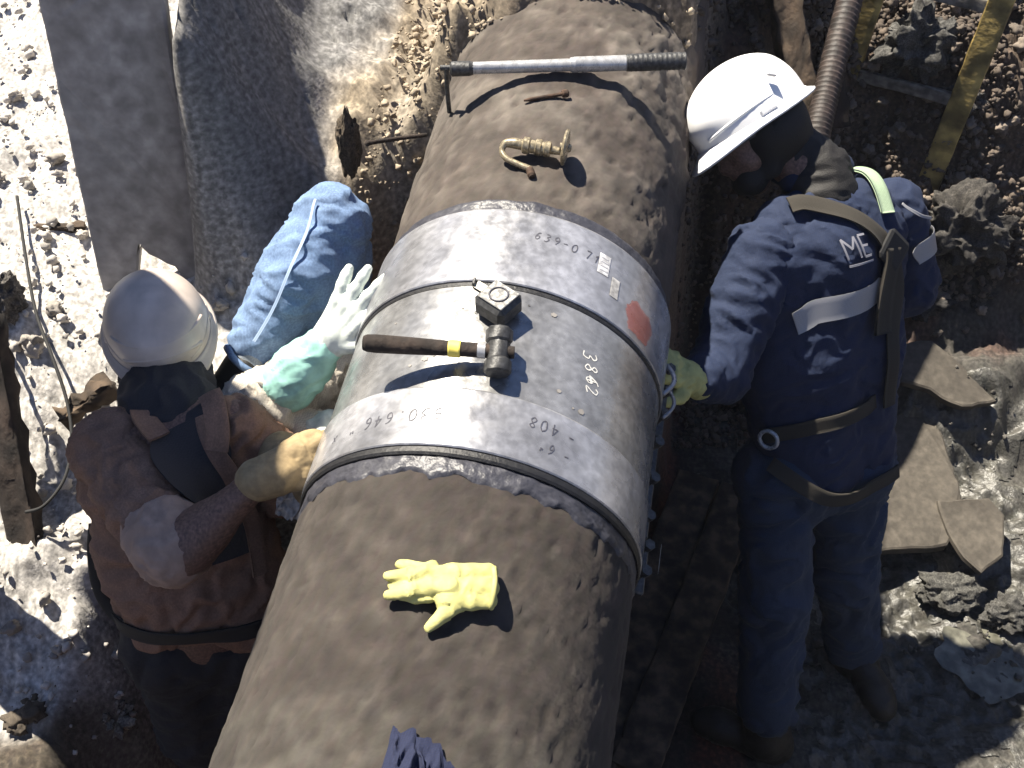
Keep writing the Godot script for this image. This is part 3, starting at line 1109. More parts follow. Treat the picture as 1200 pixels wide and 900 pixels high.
func build_pipe() -> void:
	var root := thing("steel_pipe", on_pipe(0.6, 0.0, 0.0), "large mud-caked steel pipe with grey metal repair sleeve crossing the trench", "pipe")
	# the wall of the pipe, caked with dry soil except under the sleeve
	var ts := PackedFloat32Array()
	var t := -2.2
	while t < 3.6:
		ts.append(t)
		t += 0.012 if t > -0.25 and t < 1.75 else 0.06
	var nu := 260
	var v := PackedVector3Array()
	var col := PackedColorArray()
	for tt in ts:
		for i in nu:
			var a := TAU * i / nu
			var p: Vector3 = on_pipe(tt, a, PIPE_R)
			var crust := smoothstep(0.365, 0.335, tt) + smoothstep(0.955, 1.0, tt)
			var big := noise_a.get_noise_3dv(p * 3.0)
			var fine := noise_a.get_noise_3dv(p * 16.0)
			var tiny := noise_b.get_noise_3dv(p * 42.0)
			var bare := smoothstep(0.15, 0.35, noise_a.get_noise_3dv(p * 2.1 + Vector3(5, 5, 5)))
			var flake := smoothstep(0.02, 0.10, noise_a.get_noise_3dv(p * 7.0 + Vector3(2, 9, 4)))
			var pits := smoothstep(0.30, 0.5, noise_b.get_noise_3dv(p * 26.0 + Vector3(8, 1, 0))) 
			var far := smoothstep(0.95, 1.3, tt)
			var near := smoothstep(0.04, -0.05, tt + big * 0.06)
			var d := crust * (0.004 + (0.003 + 0.004 * far) * big + (0.0015 + 0.0018 * far) * fine + 0.0012 * tiny + 0.003 * flake * (0.2 + 0.8 * far) - 0.004 * pits * (1.0 - flake * 0.5) + 0.004 * near)
			# clods clinging to the flank
			d += crust * 0.008 * far * smoothstep(0.75, 0.15, cos(a - 0.25) * -1.0 + 1.0) * maxf(0.0, fine + big)
			v.append(p + (UX * cos(a) + VX * sin(a)) * d)
			var c := Color(0.125, 0.101, 0.084).lerp(Color(0.200, 0.171, 0.145), smoothstep(-0.25, 0.35, big * (0.4 + 0.6 * far) + fine * 0.6) * (0.5 + 0.5 * far))
			c = c.lerp(Color(0.085, 0.058, 0.050), bare * 0.3 * (1.0 - near))
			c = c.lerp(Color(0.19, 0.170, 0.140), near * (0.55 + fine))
			c = c.lerp(Color(0.09, 0.07, 0.06), pits * 0.6)
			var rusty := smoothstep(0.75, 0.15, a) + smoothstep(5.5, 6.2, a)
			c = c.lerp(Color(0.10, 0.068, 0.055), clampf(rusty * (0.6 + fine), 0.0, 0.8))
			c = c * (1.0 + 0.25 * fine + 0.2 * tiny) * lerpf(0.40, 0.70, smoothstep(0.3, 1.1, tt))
			c.a = 1.0
			col.append(c)
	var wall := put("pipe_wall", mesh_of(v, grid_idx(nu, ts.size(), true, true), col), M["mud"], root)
	# primer smeared on the bare ends, rubber seals, two end rings and the middle shell
	put("primer_band", ragged_band(0.350, 0.390, PIPE_R + 0.0035, 0.011, 3), M["primer"], root)
	put("primer_band", ragged_band(0.930, 0.972, PIPE_R + 0.0035, 0.008, 9), M["primer"], root)
	put("rubber_seal", turned([[0.384, 0.2955], [0.384, 0.303], [0.388, 0.3055], [0.397, 0.3055], [0.400, 0.303], [0.402, 0.296]]), M["rubber"], root)
	var low := put("end_ring", turned([[0.400, 0.2955], [0.400, 0.3055], [0.402, 0.3075], [0.512, 0.3075], [0.515, 0.306], [0.515, 0.296]]), M["steel_ring"], root)
	var mid := put("middle_shell", turned([[0.513, 0.2955], [0.513, 0.3025], [0.744, 0.3025], [0.744, 0.296]]), M["steel_mid"], root)
	put("rubber_seal", turned([[0.742, 0.2955], [0.742, 0.3035], [0.745, 0.3045], [0.749, 0.3045], [0.752, 0.303], [0.752, 0.2955]]), M["rubber"], root)
	var up := put("end_ring", turned([[0.752, 0.2955], [0.752, 0.306], [0.754, 0.308], [0.932, 0.308], [0.936, 0.306], [0.936, 0.296]]), M["steel_ring"], root)
	# clamp bars down the right flank, with their bolts
	for e in [[0.405, 0.508, 0.3075, low], [0.520, 0.738, 0.3025, mid], [0.758, 0.925, 0.308, up]]:
		for s in [0.10, -0.16]:
			var a: float = -0.42 + s
			var c := on_pipe((e[0] + e[1]) * 0.5, a, e[2] + 0.012)
			put("clamp_bar", block(c, Vector3(e[1] - e[0], 0.030, 0.012), DX, UX * cos(a) + VX * sin(a), 0.003), M["dark_steel"], e[3])
		var nb := 2 if e[1] - e[0] < 0.15 else 3
		for k in nb:
			var tt: float = lerpf(e[0] + 0.025, e[1] - 0.025, float(k) / (nb - 1))
			var p := on_pipe(tt, -0.20, e[2] + 0.012)
			var tang := (UX * -sin(-0.42) + VX * cos(-0.42))
			put("bolt", bar(p - tang * 0.09, p + tang * 0.022, [[0.0, 0.006], [0.09, 0.006], [0.09, 0.011], [0.104, 0.011]], 6), M["dark_steel"], e[3])
	# torn lug on the upper ring and the pale tag beside the lower one
	var lug := PackedVector3Array()
	for k in 9: lug.append(on_pipe(0.765 + 0.012 * k, 0.10 - 0.012 * k, 0.308 + 0.018 * sin(k / 8.0 * PI)))
	put("lifting_lug", tube(lug, [0.005], 8), M["steel_ring"], up)
	put("lifting_lug", tube(shifted(lug, -DX * 0.03 - VX * 0.035 + UX * 0.006), [0.004], 8), M["steel_ring"], up)
	put("white_tag", patch(0.40, 0.45, -0.02, 0.05, 0.3085 + 0.028), M["label_white"], low)
	# markings
	put("red_paint_mark", patch(0.765, 0.838, 0.52, 0.80, 0.3087, 0.3, 4), M["red_paint"], up)
	put("label", patch(0.845, 0.893, 0.955, 1.035, 0.3088), M["label_white"], up)
	put("label", patch(0.808, 0.853, 0.862, 0.925, 0.3088), mat(lin(0.50, 0.49, 0.48), 0.6, 0.0, "grain", 6.0), up)
	for k in 4:
		put("printed_line", patch(0.852 + 0.010 * k, 0.8555 + 0.010 * k, 0.965 + 0.006 * (k % 2), 1.022, 0.3094), mat(lin(0.38, 0.38, 0.4), 0.6), up)
	writing("marker_writing", M["ink"], up, "639-0 71 L", 0.868, 1.45, 0.3086, 0.0185, -0.05, 0.0022, 1)
	writing("marker_writing", M["ink"], low, "630.646 \"  x", 0.470, 1.70, 0.3081, 0.0225, PI + 0.06, 0.0022, 2)
	writing("marker_writing", M["ink"], low, "- 408", 0.488, 0.98, 0.3081, 0.020, PI, 0.0022, 3)
	writing("marker_writing", M["ink"], low, "- 6\"", 0.449, 0.99, 0.3081, 0.018, PI, 0.0020, 4)
	writing("chalk_writing", M["chalk"], mid, "386", 0.665, 1.02, 0.3031, 0.026, -1.3, 0.0026, 5)
	writing("chalk_writing", M["chalk"], mid, "42", 0.620, 0.98, 0.3031, 0.024, -1.3, 0.0026, 6)
	# drops and oil stains on the bare steel
	var g := RandomNumberGenerator.new()
	g.seed = 12
	for k in 12:
		var tt := g.randf_range(0.53, 0.735)
		var a := g.randf_range(0.75, 2.3)
		var w := g.randf_range(0.002, 0.006)
		put("dirt_spot", patch(tt - w, tt + w * 0.8, a - w * 4.0, a + w * 3.0, 0.30295 + 0.00003 * k, 0.3, k), M["dark_steel"] if k % 4 == 0 else mat(lin(0.22, 0.205, 0.19), 0.6), mid)

func shifted(p: PackedVector3Array, by: Vector3) -> PackedVector3Array:
	var q := PackedVector3Array()
	for e in p: q.append(e + by)
	return q

func ragged_band(t0: float, t1: float, r: float, jag: float, sd: int) -> ArrayMesh:
	var nu := 260
	var nv := 9
	var v := PackedVector3Array()
	for j in nv:
		for i in nu:
			var a := TAU * i / nu
			var s := float(j) / (nv - 1)
			var n0 := noise_a.get_noise_2d(cos(a) * 6.0 + sd, sin(a) * 6.0)
			var n1 := noise_a.get_noise_2d(cos(a) * 6.0 + sd + 30.0, sin(a) * 6.0)
			var tt := lerpf(t0 + n0 * jag * 1.6, t1 + n1 * jag * 0.5, s)
			var d := 0.0025 * noise_a.get_noise_3d(cos(a) * 9.0, sin(a) * 9.0, tt * 40.0 + sd) - 0.004 * (1.0 - smoothstep(0.0, 0.12, minf(s, 1.0 - s)))
			v.append(on_pipe(tt, a, r + d + 0.002))
	return mesh_of(v, grid_idx(nu, nv, true, true))

# ---------------------------------------------------------------- what stands and lies in the trench

# a flat piece cut to an outline (points on one plane, any winding), with thickness and slightly rounded rim
func sheet(pts: Array, th: float, up: Vector3, bumpy := 0.0, sd := 0) -> ArrayMesh:
	var c := Vector3.ZERO
	for p: Vector3 in pts: c += p
	c /= pts.size()
	var ex: Vector3 = (pts[1] - pts[0]).normalized()
	ex = (ex - up * ex.dot(up)).normalized()
	var ey := up.cross(ex)
	var fine := PackedVector2Array()
	for i in pts.size():
		var a: Vector3 = pts[i]
		var b: Vector3 = pts[(i + 1) % pts.size()]
		var n := maxi(2, int((b - a).length() / 0.03))
		for k in n:
			var q := a.lerp(b, float(k) / n) - c
			var j := bumpy * 0.5 * noise_b.get_noise_3dv((q + c) * 14.0 + Vector3.ONE * sd)
			fine.append(Vector2(q.dot(ex) + j, q.dot(ey) - j))
	var st := SurfaceTool.new()
	st.begin(Mesh.PRIMITIVE_TRIANGLES)
	var place := func(p: Vector2, h: float) -> Vector3:
		return c + ex * p.x + ey * p.y + up * (h + bumpy * noise_a.get_noise_2d(p.x * 5.0 + sd, p.y * 5.0))
	# inner points make the faces follow the bumps
	var inset := Geometry2D.offset_polygon(fine, -0.006)
	var rim: PackedVector2Array = inset[0] if inset.size() else fine
	var tri := Geometry2D.triangulate_polygon(rim)
	st.set_smooth_group(1)
	for h in [0.0, -th]:
		for i in range(0, tri.size(), 3):
			for k in 3: st.add_vertex(place.call(rim[tri[i + k]], h))
	st.set_smooth_group(2)
	var m := fine.size()
	for i in m:
		var p := fine[i]
		var q := fine[(i + 1) % m]
		var a: Vector3 = place.call(p, -0.004)
		var b: Vector3 = place.call(q, -0.004)
		var d: Vector3 = place.call(p, -th)
		var e: Vector3 = place.call(q, -th)
		for w in [a, d, b, b, d, e]: st.add_vertex(w)
	st.set_smooth_group(3)
	# the chamfer between rim and face
	var rm := rim.size()
	for i in m:
		var p := fine[i]
		var q := fine[(i + 1) % m]
		var rp := nearest(rim, p)
		var rq := nearest(rim, q)
		var a: Vector3 = place.call(p, -0.004)
		var b: Vector3 = place.call(q, -0.004)
		for w in [a, b, place.call(rp, 0.0), b, place.call(rq, 0.0), place.call(rp, 0.0)]: st.add_vertex(w)
	st.generate_normals()
	return st.commit()

func nearest(poly: PackedVector2Array, p: Vector2) -> Vector2:
	var best := poly[0]
	for q in poly:
		if q.distance_squared_to(p) < best.distance_squared_to(p): best = q
	return best

func curve(pts: Array, per := 8) -> PackedVector3Array:
	var out := PackedVector3Array()
	for i in pts.size() - 1:
		for s in per:
			out.append((pts[i] as Vector3).cubic_interpolate(pts[i + 1], pts[maxi(i - 1, 0)], pts[mini(i + 2, pts.size() - 1)], float(s) / per))
	out.append(pts[-1])
	return out

func rock(called: String, at: Vector3, size: Vector3, sd: int, c: Color, label: String, cat: String, group := "", rough := 0.5) -> void:
	var m := mat(lin(c.r, c.g, c.b), 0.93, 0.0, "grain", 2.4, "n_lump", 0.9)
	detail(m, "speck", 1.2)
	var l := lump(size, sd, rough, 4)
	var v: PackedVector3Array = l.surface_get_arrays(0)[Mesh.ARRAY_VERTEX]
	var idx: PackedInt32Array = l.surface_get_arrays(0)[Mesh.ARRAY_INDEX]
	var n := normals(v, idx)
	for i in v.size():
		var p := v[i] + at
		v[i] = p + n[i] * (0.07 * noise_a.get_noise_3dv(p * 9.0) + 0.03 * noise_c.get_noise_3dv(p * 16.0)) * size.length() * 0.45
	tag(put(called, mesh_of(v, idx), m), label, cat, group)

func build_surroundings() -> void:
	# grey shoring plate at the back left, broken at its foot
	var pts := [Vector3(-1.077, 0.9, -2.074), Vector3(-1.017, 1.739, -2.162), Vector3(-1.015, 1.782, -2.167), Vector3(-0.751, 1.772, -2.187), Vector3(-0.763, 1.614, -2.17), Vector3(-0.77, 1.47, -2.155), Vector3(-0.753, 1.312, -2.141), Vector3(-0.744, 1.064, -2.117), Vector3(-0.756, 0.866, -2.096), Vector3(-0.795, 0.926, -2.099), Vector3(-0.811, 0.96, -2.101), Vector3(-0.836, 0.967, -2.1), Vector3(-0.86, 1.002, -2.101), Vector3(-0.872, 1.038, -2.104), Vector3(-0.891, 1.049, -2.103), Vector3(-0.912, 1.067, -2.104), Vector3(-0.93, 1.078, -2.103), Vector3(-0.946, 1.105, -2.105), Vector3(-0.962, 1.051, -2.098), Vector3(-0.985, 0.972, -2.088), Vector3(-1.005, 0.895, -2.079)]
	tag(put("shoring_plate", sheet(pts, 0.045, Vector3(0.0797, 0.0993, 0.9919).normalized(), 0.004, 3), M["plate"]), "tall dull grey plate standing against the bank, torn at its foot behind the cream helmet", "shoring plate")
	# the next plate of the shoring, leaning over the left worker
	var nx := []
	for q: Vector2 in [Vector2(1.22, 0.62), Vector2(1.38, 0.68), Vector2(1.44, 1.15), Vector2(1.82, 1.30), Vector2(1.86, 1.7), Vector2(1.92, 2.1), Vector2(1.88, 2.65), Vector2(1.36, 2.65), Vector2(1.24, 1.5)]:
		nx.append(Vector3(-1.25 + 0.158 * (q.y - 0.7), q.y, -q.x))
	tag(put("shoring_plate", sheet(nx, 0.03, Vector3(0.9877, -0.156, 0.0).normalized(), 0.004, 9), M["plate"]), "grey plate leaning over the left worker from the near left bank", "shoring plate")
	# dark stake at the left edge
	tag(put("wooden_stake", board(Vector3(-1.113, 0.5, -1.272), Vector3(-1.229, 1.14, -1.812), 0.075, 0.045, Vector3(1, 0, 0.3), 5, 0.006), M["wood_dark"]), "dark leaning wooden stake at the left edge of the pale bank", "stake")
	# planks in the shade under the right flank of the pipe
	var under := "planks lying in the shadow under the pipe"
	var pl := [[Vector3(0.727, 0.14, -2.064), Vector3(0.32, 0.09, -1.171), 0.125, "brown plank nearest the right worker's boots, lying in the pipe's shadow"], [Vector3(0.602, 0.12, -2.131), Vector3(0.204, 0.08, -1.176), 0.135, "brown plank in the pipe's shadow, the one further under the pipe"]]
	for i in 2:
		tag(put("plank", board(pl[i][0], pl[i][1], pl[i][2], 0.035, Vector3(1, 0, 0.4), 20 + i, 0.004), M["wood_brown"]), pl[i][3], "plank", under)
	# flat muddy slabs on the right
	tag(put("flat_slab", sheet([Vector3(1.271, 0.17, -2.351), Vector3(1.419, 0.19, -2.433), Vector3(1.424, 0.17, -2.306), Vector3(1.425, 0.13, -2.037), Vector3(1.344, 0.11, -1.873), Vector3(1.102, 0.11, -1.848), Vector3(1.101, 0.12, -1.995), Vector3(1.167, 0.14, -2.185)], 0.035, Vector3(0.03, 1, 0.09).normalized(), 0.020, 8), M["slab"]), "large flat tan slab caked in mud beside the right worker's legs", "slab")
	tag(put("flat_slab", sheet([Vector3(1.338, 0.155, -2.015), Vector3(1.502, 0.155, -2.025), Vector3(1.533, 0.15, -1.966), Vector3(1.487, 0.135, -1.819), Vector3(1.404, 0.13, -1.762), Vector3(1.363, 0.13, -1.813), Vector3(1.343, 0.145, -1.906)], 0.02, Vector3(0.0, 1, 0.08).normalized(), 0.012, 15), M["slab"]), "small flat tan slab lying across the corner of the larger slab", "slab")
	tag(put("flat_slab", sheet([Vector3(1.281, 0.31, -2.541), Vector3(1.418, 0.32, -2.568), Vector3(1.492, 0.305, -2.49), Vector3(1.587, 0.275, -2.34), Vector3(1.462, 0.265, -2.305), Vector3(1.371, 0.28, -2.374), Vector3(1.276, 0.28, -2.397)], 0.025, Vector3(0.05, 1, 0.16).normalized(), 0.022, 24), M["slab"]), "tan slab half buried in mud behind the right worker's back", "slab")
	# ladder against the right bank
	build_ladder()
	# ribbed hose and posts beside it
	var hp := curve([Vector3(1.071, 1.377, -3.186), Vector3(1.02, 1.286, -3.044), Vector3(0.967, 1.201, -2.894), Vector3(0.922, 1.127, -2.757), Vector3(0.883, 1.065, -2.631), Vector3(0.858, 0.938, -2.495), Vector3(0.845, 0.719, -2.407)], 28)
	var rad := []
	for i in hp.size(): rad.append(0.040 if i % 3 == 0 else (0.034 if i % 3 == 1 else 0.039))
	tag(put("ribbed_hose", tube(hp, rad, 18), M["hose"]), "dark brown ribbed hose hanging between the post and the ladder", "hose")
	tag(put("wooden_post", board(Vector3(0.896, 0.978, -2.714), Vector3(0.789, 1.392, -3.07), 0.085, 0.07, Vector3(1, 0, 0), 31, 0.008), M["wood_brown"]), "brown wooden post behind the white helmet, left of the ribbed hose", "post")
	tag(put("wooden_post", board(Vector3(1.07, 0.863, -3.001), Vector3(1.007, 1.272, -3.323), 0.06, 0.06, Vector3(1, 0, 0), 37, 0.008), M["wood_dark"]), "dark thin wooden post half hidden behind the ribbed hose", "post")
	# clods of clay
	var cl := "clay clods on the right bank"
	rock("clay_clod", Vector3(1.504, 0.6, -2.807), Vector3(0.17, 0.14, 0.13), 3, Color(0.105, 0.095, 0.085), "largest dark clay clod beside the right worker's right shoulder", "clod", cl, 0.42)
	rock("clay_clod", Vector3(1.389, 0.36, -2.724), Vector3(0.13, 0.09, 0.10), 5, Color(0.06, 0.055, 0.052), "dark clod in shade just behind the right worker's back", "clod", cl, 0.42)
	rock("clay_clod", Vector3(1.606, 0.38, -2.724), Vector3(0.08, 0.05, 0.06), 8, Color(0.15, 0.13, 0.11), "small clay clod at the foot of the largest dark clod", "clod", cl)
	rock("clay_clod", Vector3(1.331, 1.06, -3.185), Vector3(0.13, 0.13, 0.10), 11, Color(0.155, 0.15, 0.14), "grey clay clod seen between the two rails of the ladder", "clod", cl, 0.42)
	rock("clay_clod", Vector3(1.491, 0.92, -3.104), Vector3(0.09, 0.06, 0.06), 14, Color(0.14, 0.13, 0.12), "grey clay clod under the lower rung of the ladder", "clod", cl)
	rock("clay_clod", Vector3(1.318, 0.06, -1.743), Vector3(0.10, 0.055, 0.07), 17, Color(0.15, 0.145, 0.13), "wet clay clod on the floor below the small flat slab", "clod", cl, 0.3)
	rock("clay_clod", Vector3(1.486, 0.06, -1.664), Vector3(0.09, 0.06, 0.07), 19, Color(0.13, 0.125, 0.115), "wet clay clod at the right edge beside the puddle", "clod", cl, 0.3)
	var sl := "stones on the left bank"
	rock("stone_block", Vector3(-0.979, 0.4, -1.173), Vector3(0.055, 0.045, 0.05), 23, Color(0.50, 0.46, 0.40), "pale angular stone near the bottom left corner", "stone", sl)
	rock("stone_block", Vector3(-1.069, 0.42, -1.346), Vector3(0.05, 0.04, 0.04), 26, Color(0.10, 0.085, 0.07), "dark clod above the pale angular stone at the lower left", "stone", sl)
	rock("stone_block", Vector3(-1.279, 1.02, -1.996), Vector3(0.05, 0.09, 0.06), 29, Color(0.20, 0.18, 0.16), "dark stone at the left edge of the pale bank", "stone", sl, 0.3)
	rock("stone_block", Vector3(-0.385, 1.4, -2.12), Vector3(0.03, 0.09, 0.05), 33, Color(0.16, 0.12, 0.08), "brown lump wedged between the grey clay and the gravel", "stone", sl, 0.25)
	tag(put("wood_chunk", board(Vector3(-1.103, 0.88, -1.717), Vector3(-0.983, 0.93, -1.79), 0.045, 0.035, Vector3(0.3, 0, 1), 44, 0.012), M["wood_brown"]), "broken brown chunk of wood on the pale bank beside the left worker's shoulder", "wood chunk")
	tag(put("stick", board(Vector3(-1.299, 1.03, -2.27), Vector3(-1.154, 1.03, -2.278), 0.016, 0.012, Vector3(0, 0, 1), 47, 0.006), M["wood_brown"]), "short stick lying on the brightest part of the pale bank", "stick")
	tag(put("stick", tube(curve([Vector3(-0.325, 1.47, -2.024), Vector3(-0.271, 1.44, -2.085), Vector3(-0.2, 1.42, -2.132)]), [0.007, 0.006, 0.005], 7), M["wood_dark"]), "thin twig poking from the gravel towards the pipe", "stick")
	tag(put("black_cable", tube(curve([Vector3(-1.336, 1.09, -2.334), Vector3(-1.271, 1.04, -2.145), Vector3(-1.206, 1, -1.976), Vector3(-1.137, 0.975, -1.849), Vector3(-1.085, 0.925, -1.744), Vector3(-1.058, 0.885, -1.65), Vector3(-1.057, 0.855, -1.557), Vector3(-1.092, 0.835, -1.492), Vector3(-1.138, 0.82, -1.483)], 10), [0.0042], 8), M["strap_black"]), "thin black cable curling over the pale bank", "cable")
	tag(put("black_cable", tube(curve([Vector3(-1.348, 1.04, -2.045), Vector3(-1.285, 1, -1.914), Vector3(-1.235, 0.975, -1.82), Vector3(-1.217, 0.95, -1.744), Vector3(-1.236, 0.93, -1.679)], 10), [0.0055], 8), M["strap_black"]), "short loop of black cable at the left edge above the stake", "cable")
	# a puddle on the muddy floor
	var w := PackedVector3Array()
	var c := Vector3(1.366, 0.03, -1.526)
	w.append(c)
	for k in 40:
		var a := TAU * k / 40.0
		var r := 1.0 + 0.35 * noise_b.get_noise_2d(cos(a) * 0.9, sin(a) * 0.9) + 0.12 * sin(a * 2.0)
		w.append(c + Vector3(cos(a) * 0.115 * r, 0, sin(a) * 0.12 * r))
	var wi := PackedInt32Array()
	for k in 40: wi.append_array([0, 1 + (k + 1) % 40, 1 + k])
	tag(put("puddle", mesh_of(w, wi), M["water"]), "shallow puddle of olive muddy water on the right floor", "", "", "structure")

func build_ladder() -> void:
	var foot := Vector3(1.43, 0.66, -3)
	var top := Vector3(1.508, 1.34, -3.097)
	var side := Vector3(-0.33, 0.0, -0.18)
	var root := thing("ladder", foot, "yellow ladder with grey rungs leaning on the gravel bank", "ladder")
	var dir := (top - foot).normalized()
	for k in 2:
		put("rail", board(foot + side * k - dir * 0.03, top + side * k, 0.075, 0.032, side, 50 + k, 0.002), M["wood_yellow"], root)
	for e in [0.41, 0.85]:
		var p: Vector3 = foot.lerp(top, e)
		put("rung", board(p - side * 0.06, p + side * 1.03, 0.038, 0.024, dir, 53, 0.002), M["rung"], root)

# ---------------------------------------------------------------- people

func person(called_label: String, at: Vector3) -> Node3D:
	return thing("person", at, called_label, "person")

func eyes(parent: Node3D, c: Vector3, fw: Vector3, up: Vector3) -> void:
	var r := fw.cross(up).normalized()
	for s in [-1.0, 1.0]:
		var p: Vector3 = c + fw * 0.081 + up * 0.006 + r * s * 0.031
		put("eye", bar(p - fw * 0.01, p + fw * 0.008, [[0.0, 0.011], [0.01, 0.012], [0.016, 0.008], [0.018, 0.003]], 12), M["eye"], parent)

func build_right_worker() -> void:
	var root := person("worker in navy overalls and white helmet standing at the pipe's right side, back turned", Vector3(0.814, 0, -1.396))
	var head := Vector3(0.571, 1.443, -2.098)
	var fw := Vector3(-0.83, -0.375, 0.40).normalized()
	var up := Vector3(-0.55, 0.68, -0.50).normalized()
	var nape := Vector3(0.707, 1.374, -2.039)
	var sh_l := Vector3(0.563, 1.291, -1.847)
	var sh_r := Vector3(0.903, 1.279, -2.024)
	var el_l := Vector3(0.461, 1.128, -1.643)
	var wr_l := Vector3(0.392, 1.179, -1.566)
	var el_r := Vector3(0.969, 1.112, -1.948)
	var wr_r := Vector3(0.783, 0.95, -1.951)
	var chest := Vector3(0.727, 1.246, -1.901)
	var belly := Vector3(0.737, 0.978, -1.746)
	var pelvis := Vector3(0.75, 0.797, -1.669)
	var hip_l := Vector3(0.66, 0.777, -1.618)
	var hip_r := Vector3(0.847, 0.735, -1.691)
	var kn_l := Vector3(0.673, 0.481, -1.463)
	var kn_r := Vector3(0.905, 0.384, -1.608)
	var an_l := Vector3(0.691, 0.077, -1.279)
	var an_r := Vector3(0.998, 0.023, -1.544)
	var across := (sh_r - sh_l).normalized()
	var front := across.cross(Vector3.UP).normalized() * -1.0
	if front.dot(Vector3(-1, 0, -1)) < 0: front = -front
	# the body
	var bb := head_bones(head, fw, up)
	var coarse := [
		[head - up * 0.05 - fw * 0.02, nape - (nape - head).normalized() * 0.0, 0.058, 0.062],
		[nape, chest + front * 0.02, 0.065, 0.10, front, 1.3], [sh_l, sh_r, 0.045, 0.045], [chest + front * 0.02, belly, 0.105, 0.10, front, 1.3], [belly, pelvis, 0.10, 0.11, front, 1.2],
		[sh_l, el_l, 0.048, 0.040], [el_l, wr_l, 0.040, 0.029], [sh_r, el_r, 0.048, 0.040], [el_r, wr_r, 0.040, 0.029],
		[hip_l, kn_l, 0.078, 0.056], [kn_l, an_l, 0.052, 0.036], [hip_r, kn_r, 0.078, 0.056], [kn_r, an_r, 0.052, 0.036],
	]
	var l_dir := (Vector3(0.284, 1.29, -1.538) - wr_l).normalized()
	var hl := hand_bones(wr_l, l_dir, Vector3(0.2, 0.9, 0.3), 1.0, 0.85, 0.7, 0.10, 1.0)
	var hr := hand_bones(wr_r, Vector3(-0.8, -0.3, 0.1), Vector3(0.2, 0.9, 0.2), -1.0, 0.98, 0.5, 0.1, 1.0)
	put("body", soft_mesh(join([soft(coarse, 0.013, 60.0), soft(bb, 0.005, 130.0), soft(hl, 0.004, 260.0), soft(hr, 0.005, 260.0)])), M["skin"], root)
	eyes(root, head, fw, up)
	# dark hair, nape cloth and beard under the helmet
	var r := fw.cross(up)
	var hair := [
		[head - fw * 0.045 + up * 0.0, head - fw * 0.05 - up * 0.06, 0.075, 0.060],
		[head - fw * 0.02 + r * 0.03, head - fw * 0.02 - r * 0.03, 0.083, 0.083],
		[head - up * 0.075 + fw * 0.075 - r * 0.02, head - up * 0.075 + fw * 0.075 + r * 0.02, 0.036, 0.036],
		[head - up * 0.075 + fw * 0.03 - r * 0.05, head - up * 0.02 + fw * 0.0 - r * 0.072, 0.022, 0.014],
		[head - up * 0.075 + fw * 0.03 + r * 0.05, head - up * 0.02 + fw * 0.0 + r * 0.072, 0.022, 0.014],
	]
	put("hair", soft_mesh(soft(hair, 0.006, 120.0)), M["hair"], root)
	var wrap := [[head - up * 0.055 - fw * 0.045, nape, 0.060, 0.068], [nape, nape + (chest - nape) * 0.25, 0.070, 0.085]]
	put("neck_cloth", soft_mesh(folded(soft(wrap, 0.008, 80.0), wrap, 0.005, 9.0, 2.0, 3.0)), M["hair"], root)
	hard_hat(root, head + up * 0.035 + fw * 0.004, fw, up, M["helmet_white"], 1.03, 0.0, 0.026)
	put("sticker", block(Vector3(0.566, 1.608, -2.08), Vector3(0.020, 0.004, 0.012), Vector3(1, -0.2, 0), up, 0.001), mat(lin(0.34, 0.34, 0.36), 0.5), root)
	# jacket
	var jb := [
		[Vector3(0.632, 1.322, -1.925), Vector3(0.807, 1.314, -2.004), 0.072, 0.070],
		[Vector3(0.59, 1.265, -1.849), Vector3(0.629, 1.048, -1.763), 0.090, 0.098],
		[Vector3(0.715, 1.259, -1.886), Vector3(0.719, 1.041, -1.77), 0.118, 0.110],
		[Vector3(0.83, 1.253, -1.954), Vector3(0.829, 1.027, -1.813), 0.092, 0.098],
		[Vector3(0.629, 1.048, -1.763), Vector3(0.676, 0.849, -1.667), 0.096, 0.086],
		[Vector3(0.719, 1.041, -1.77), Vector3(0.744, 0.798, -1.641), 0.110, 0.106],
		[Vector3(0.829, 1.027, -1.813), Vector3(0.841, 0.803, -1.705), 0.098, 0.098],
		[Vector3(0.817, 0.905, -1.756), Vector3(0.89, 0.721, -1.676), 0.085, 0.075],
		[sh_l, sh_l.lerp(el_l, 0.5), 0.083, 0.071], [sh_l.lerp(el_l, 0.5), el_l, 0.071, 0.064], [el_l, el_l.lerp(wr_l, 0.75), 0.062, 0.050],
		[sh_r, el_r, 0.076, 0.060], [el_r, el_r.lerp(wr_r, 0.8), 0.056, 0.045],
	]
	put("jacket", soft_mesh(folded(soft(jb.slice(0, 8), 0.0095, 70.0), jb, 0.008, 6.0, 1.5, 1.0)), M["navy"], root)
	put("sleeve", soft_mesh(folded(soft(jb.slice(8, 11), 0.009, 70.0), jb, 0.009, 7.0, 1.9, 4.0)), M["navy"], root)
	put("sleeve", soft_mesh(folded(soft(jb.slice(11, 13), 0.009, 70.0), jb, 0.009, 7.0, 1.9, 8.0)), M["navy"], root)
	var col := [[nape - across * 0.055 + Vector3(0, 0.0, 0.0), nape + across * 0.06 + Vector3(0, 0.0, 0.0), 0.034, 0.034], [nape + across * 0.06, nape + across * 0.05 + front * 0.09 - Vector3(0, 0.02, 0), 0.03, 0.026], [nape - across * 0.055, nape - across * 0.05 + front * 0.09 - Vector3(0, 0.03, 0), 0.03, 0.026]]
	put("collar", soft_mesh(soft(col, 0.008, 110.0)), M["navy"], root)
	# trousers and boots
	var tb := [[hip_l, hip_r, 0.108, 0.108], [hip_l, kn_l, 0.100, 0.082], [kn_l, an_l - (an_l - kn_l) * 0.22, 0.080, 0.076], [hip_r, kn_r, 0.102, 0.082], [kn_r, an_r - (an_r - kn_r) * 0.15, 0.080, 0.074]]
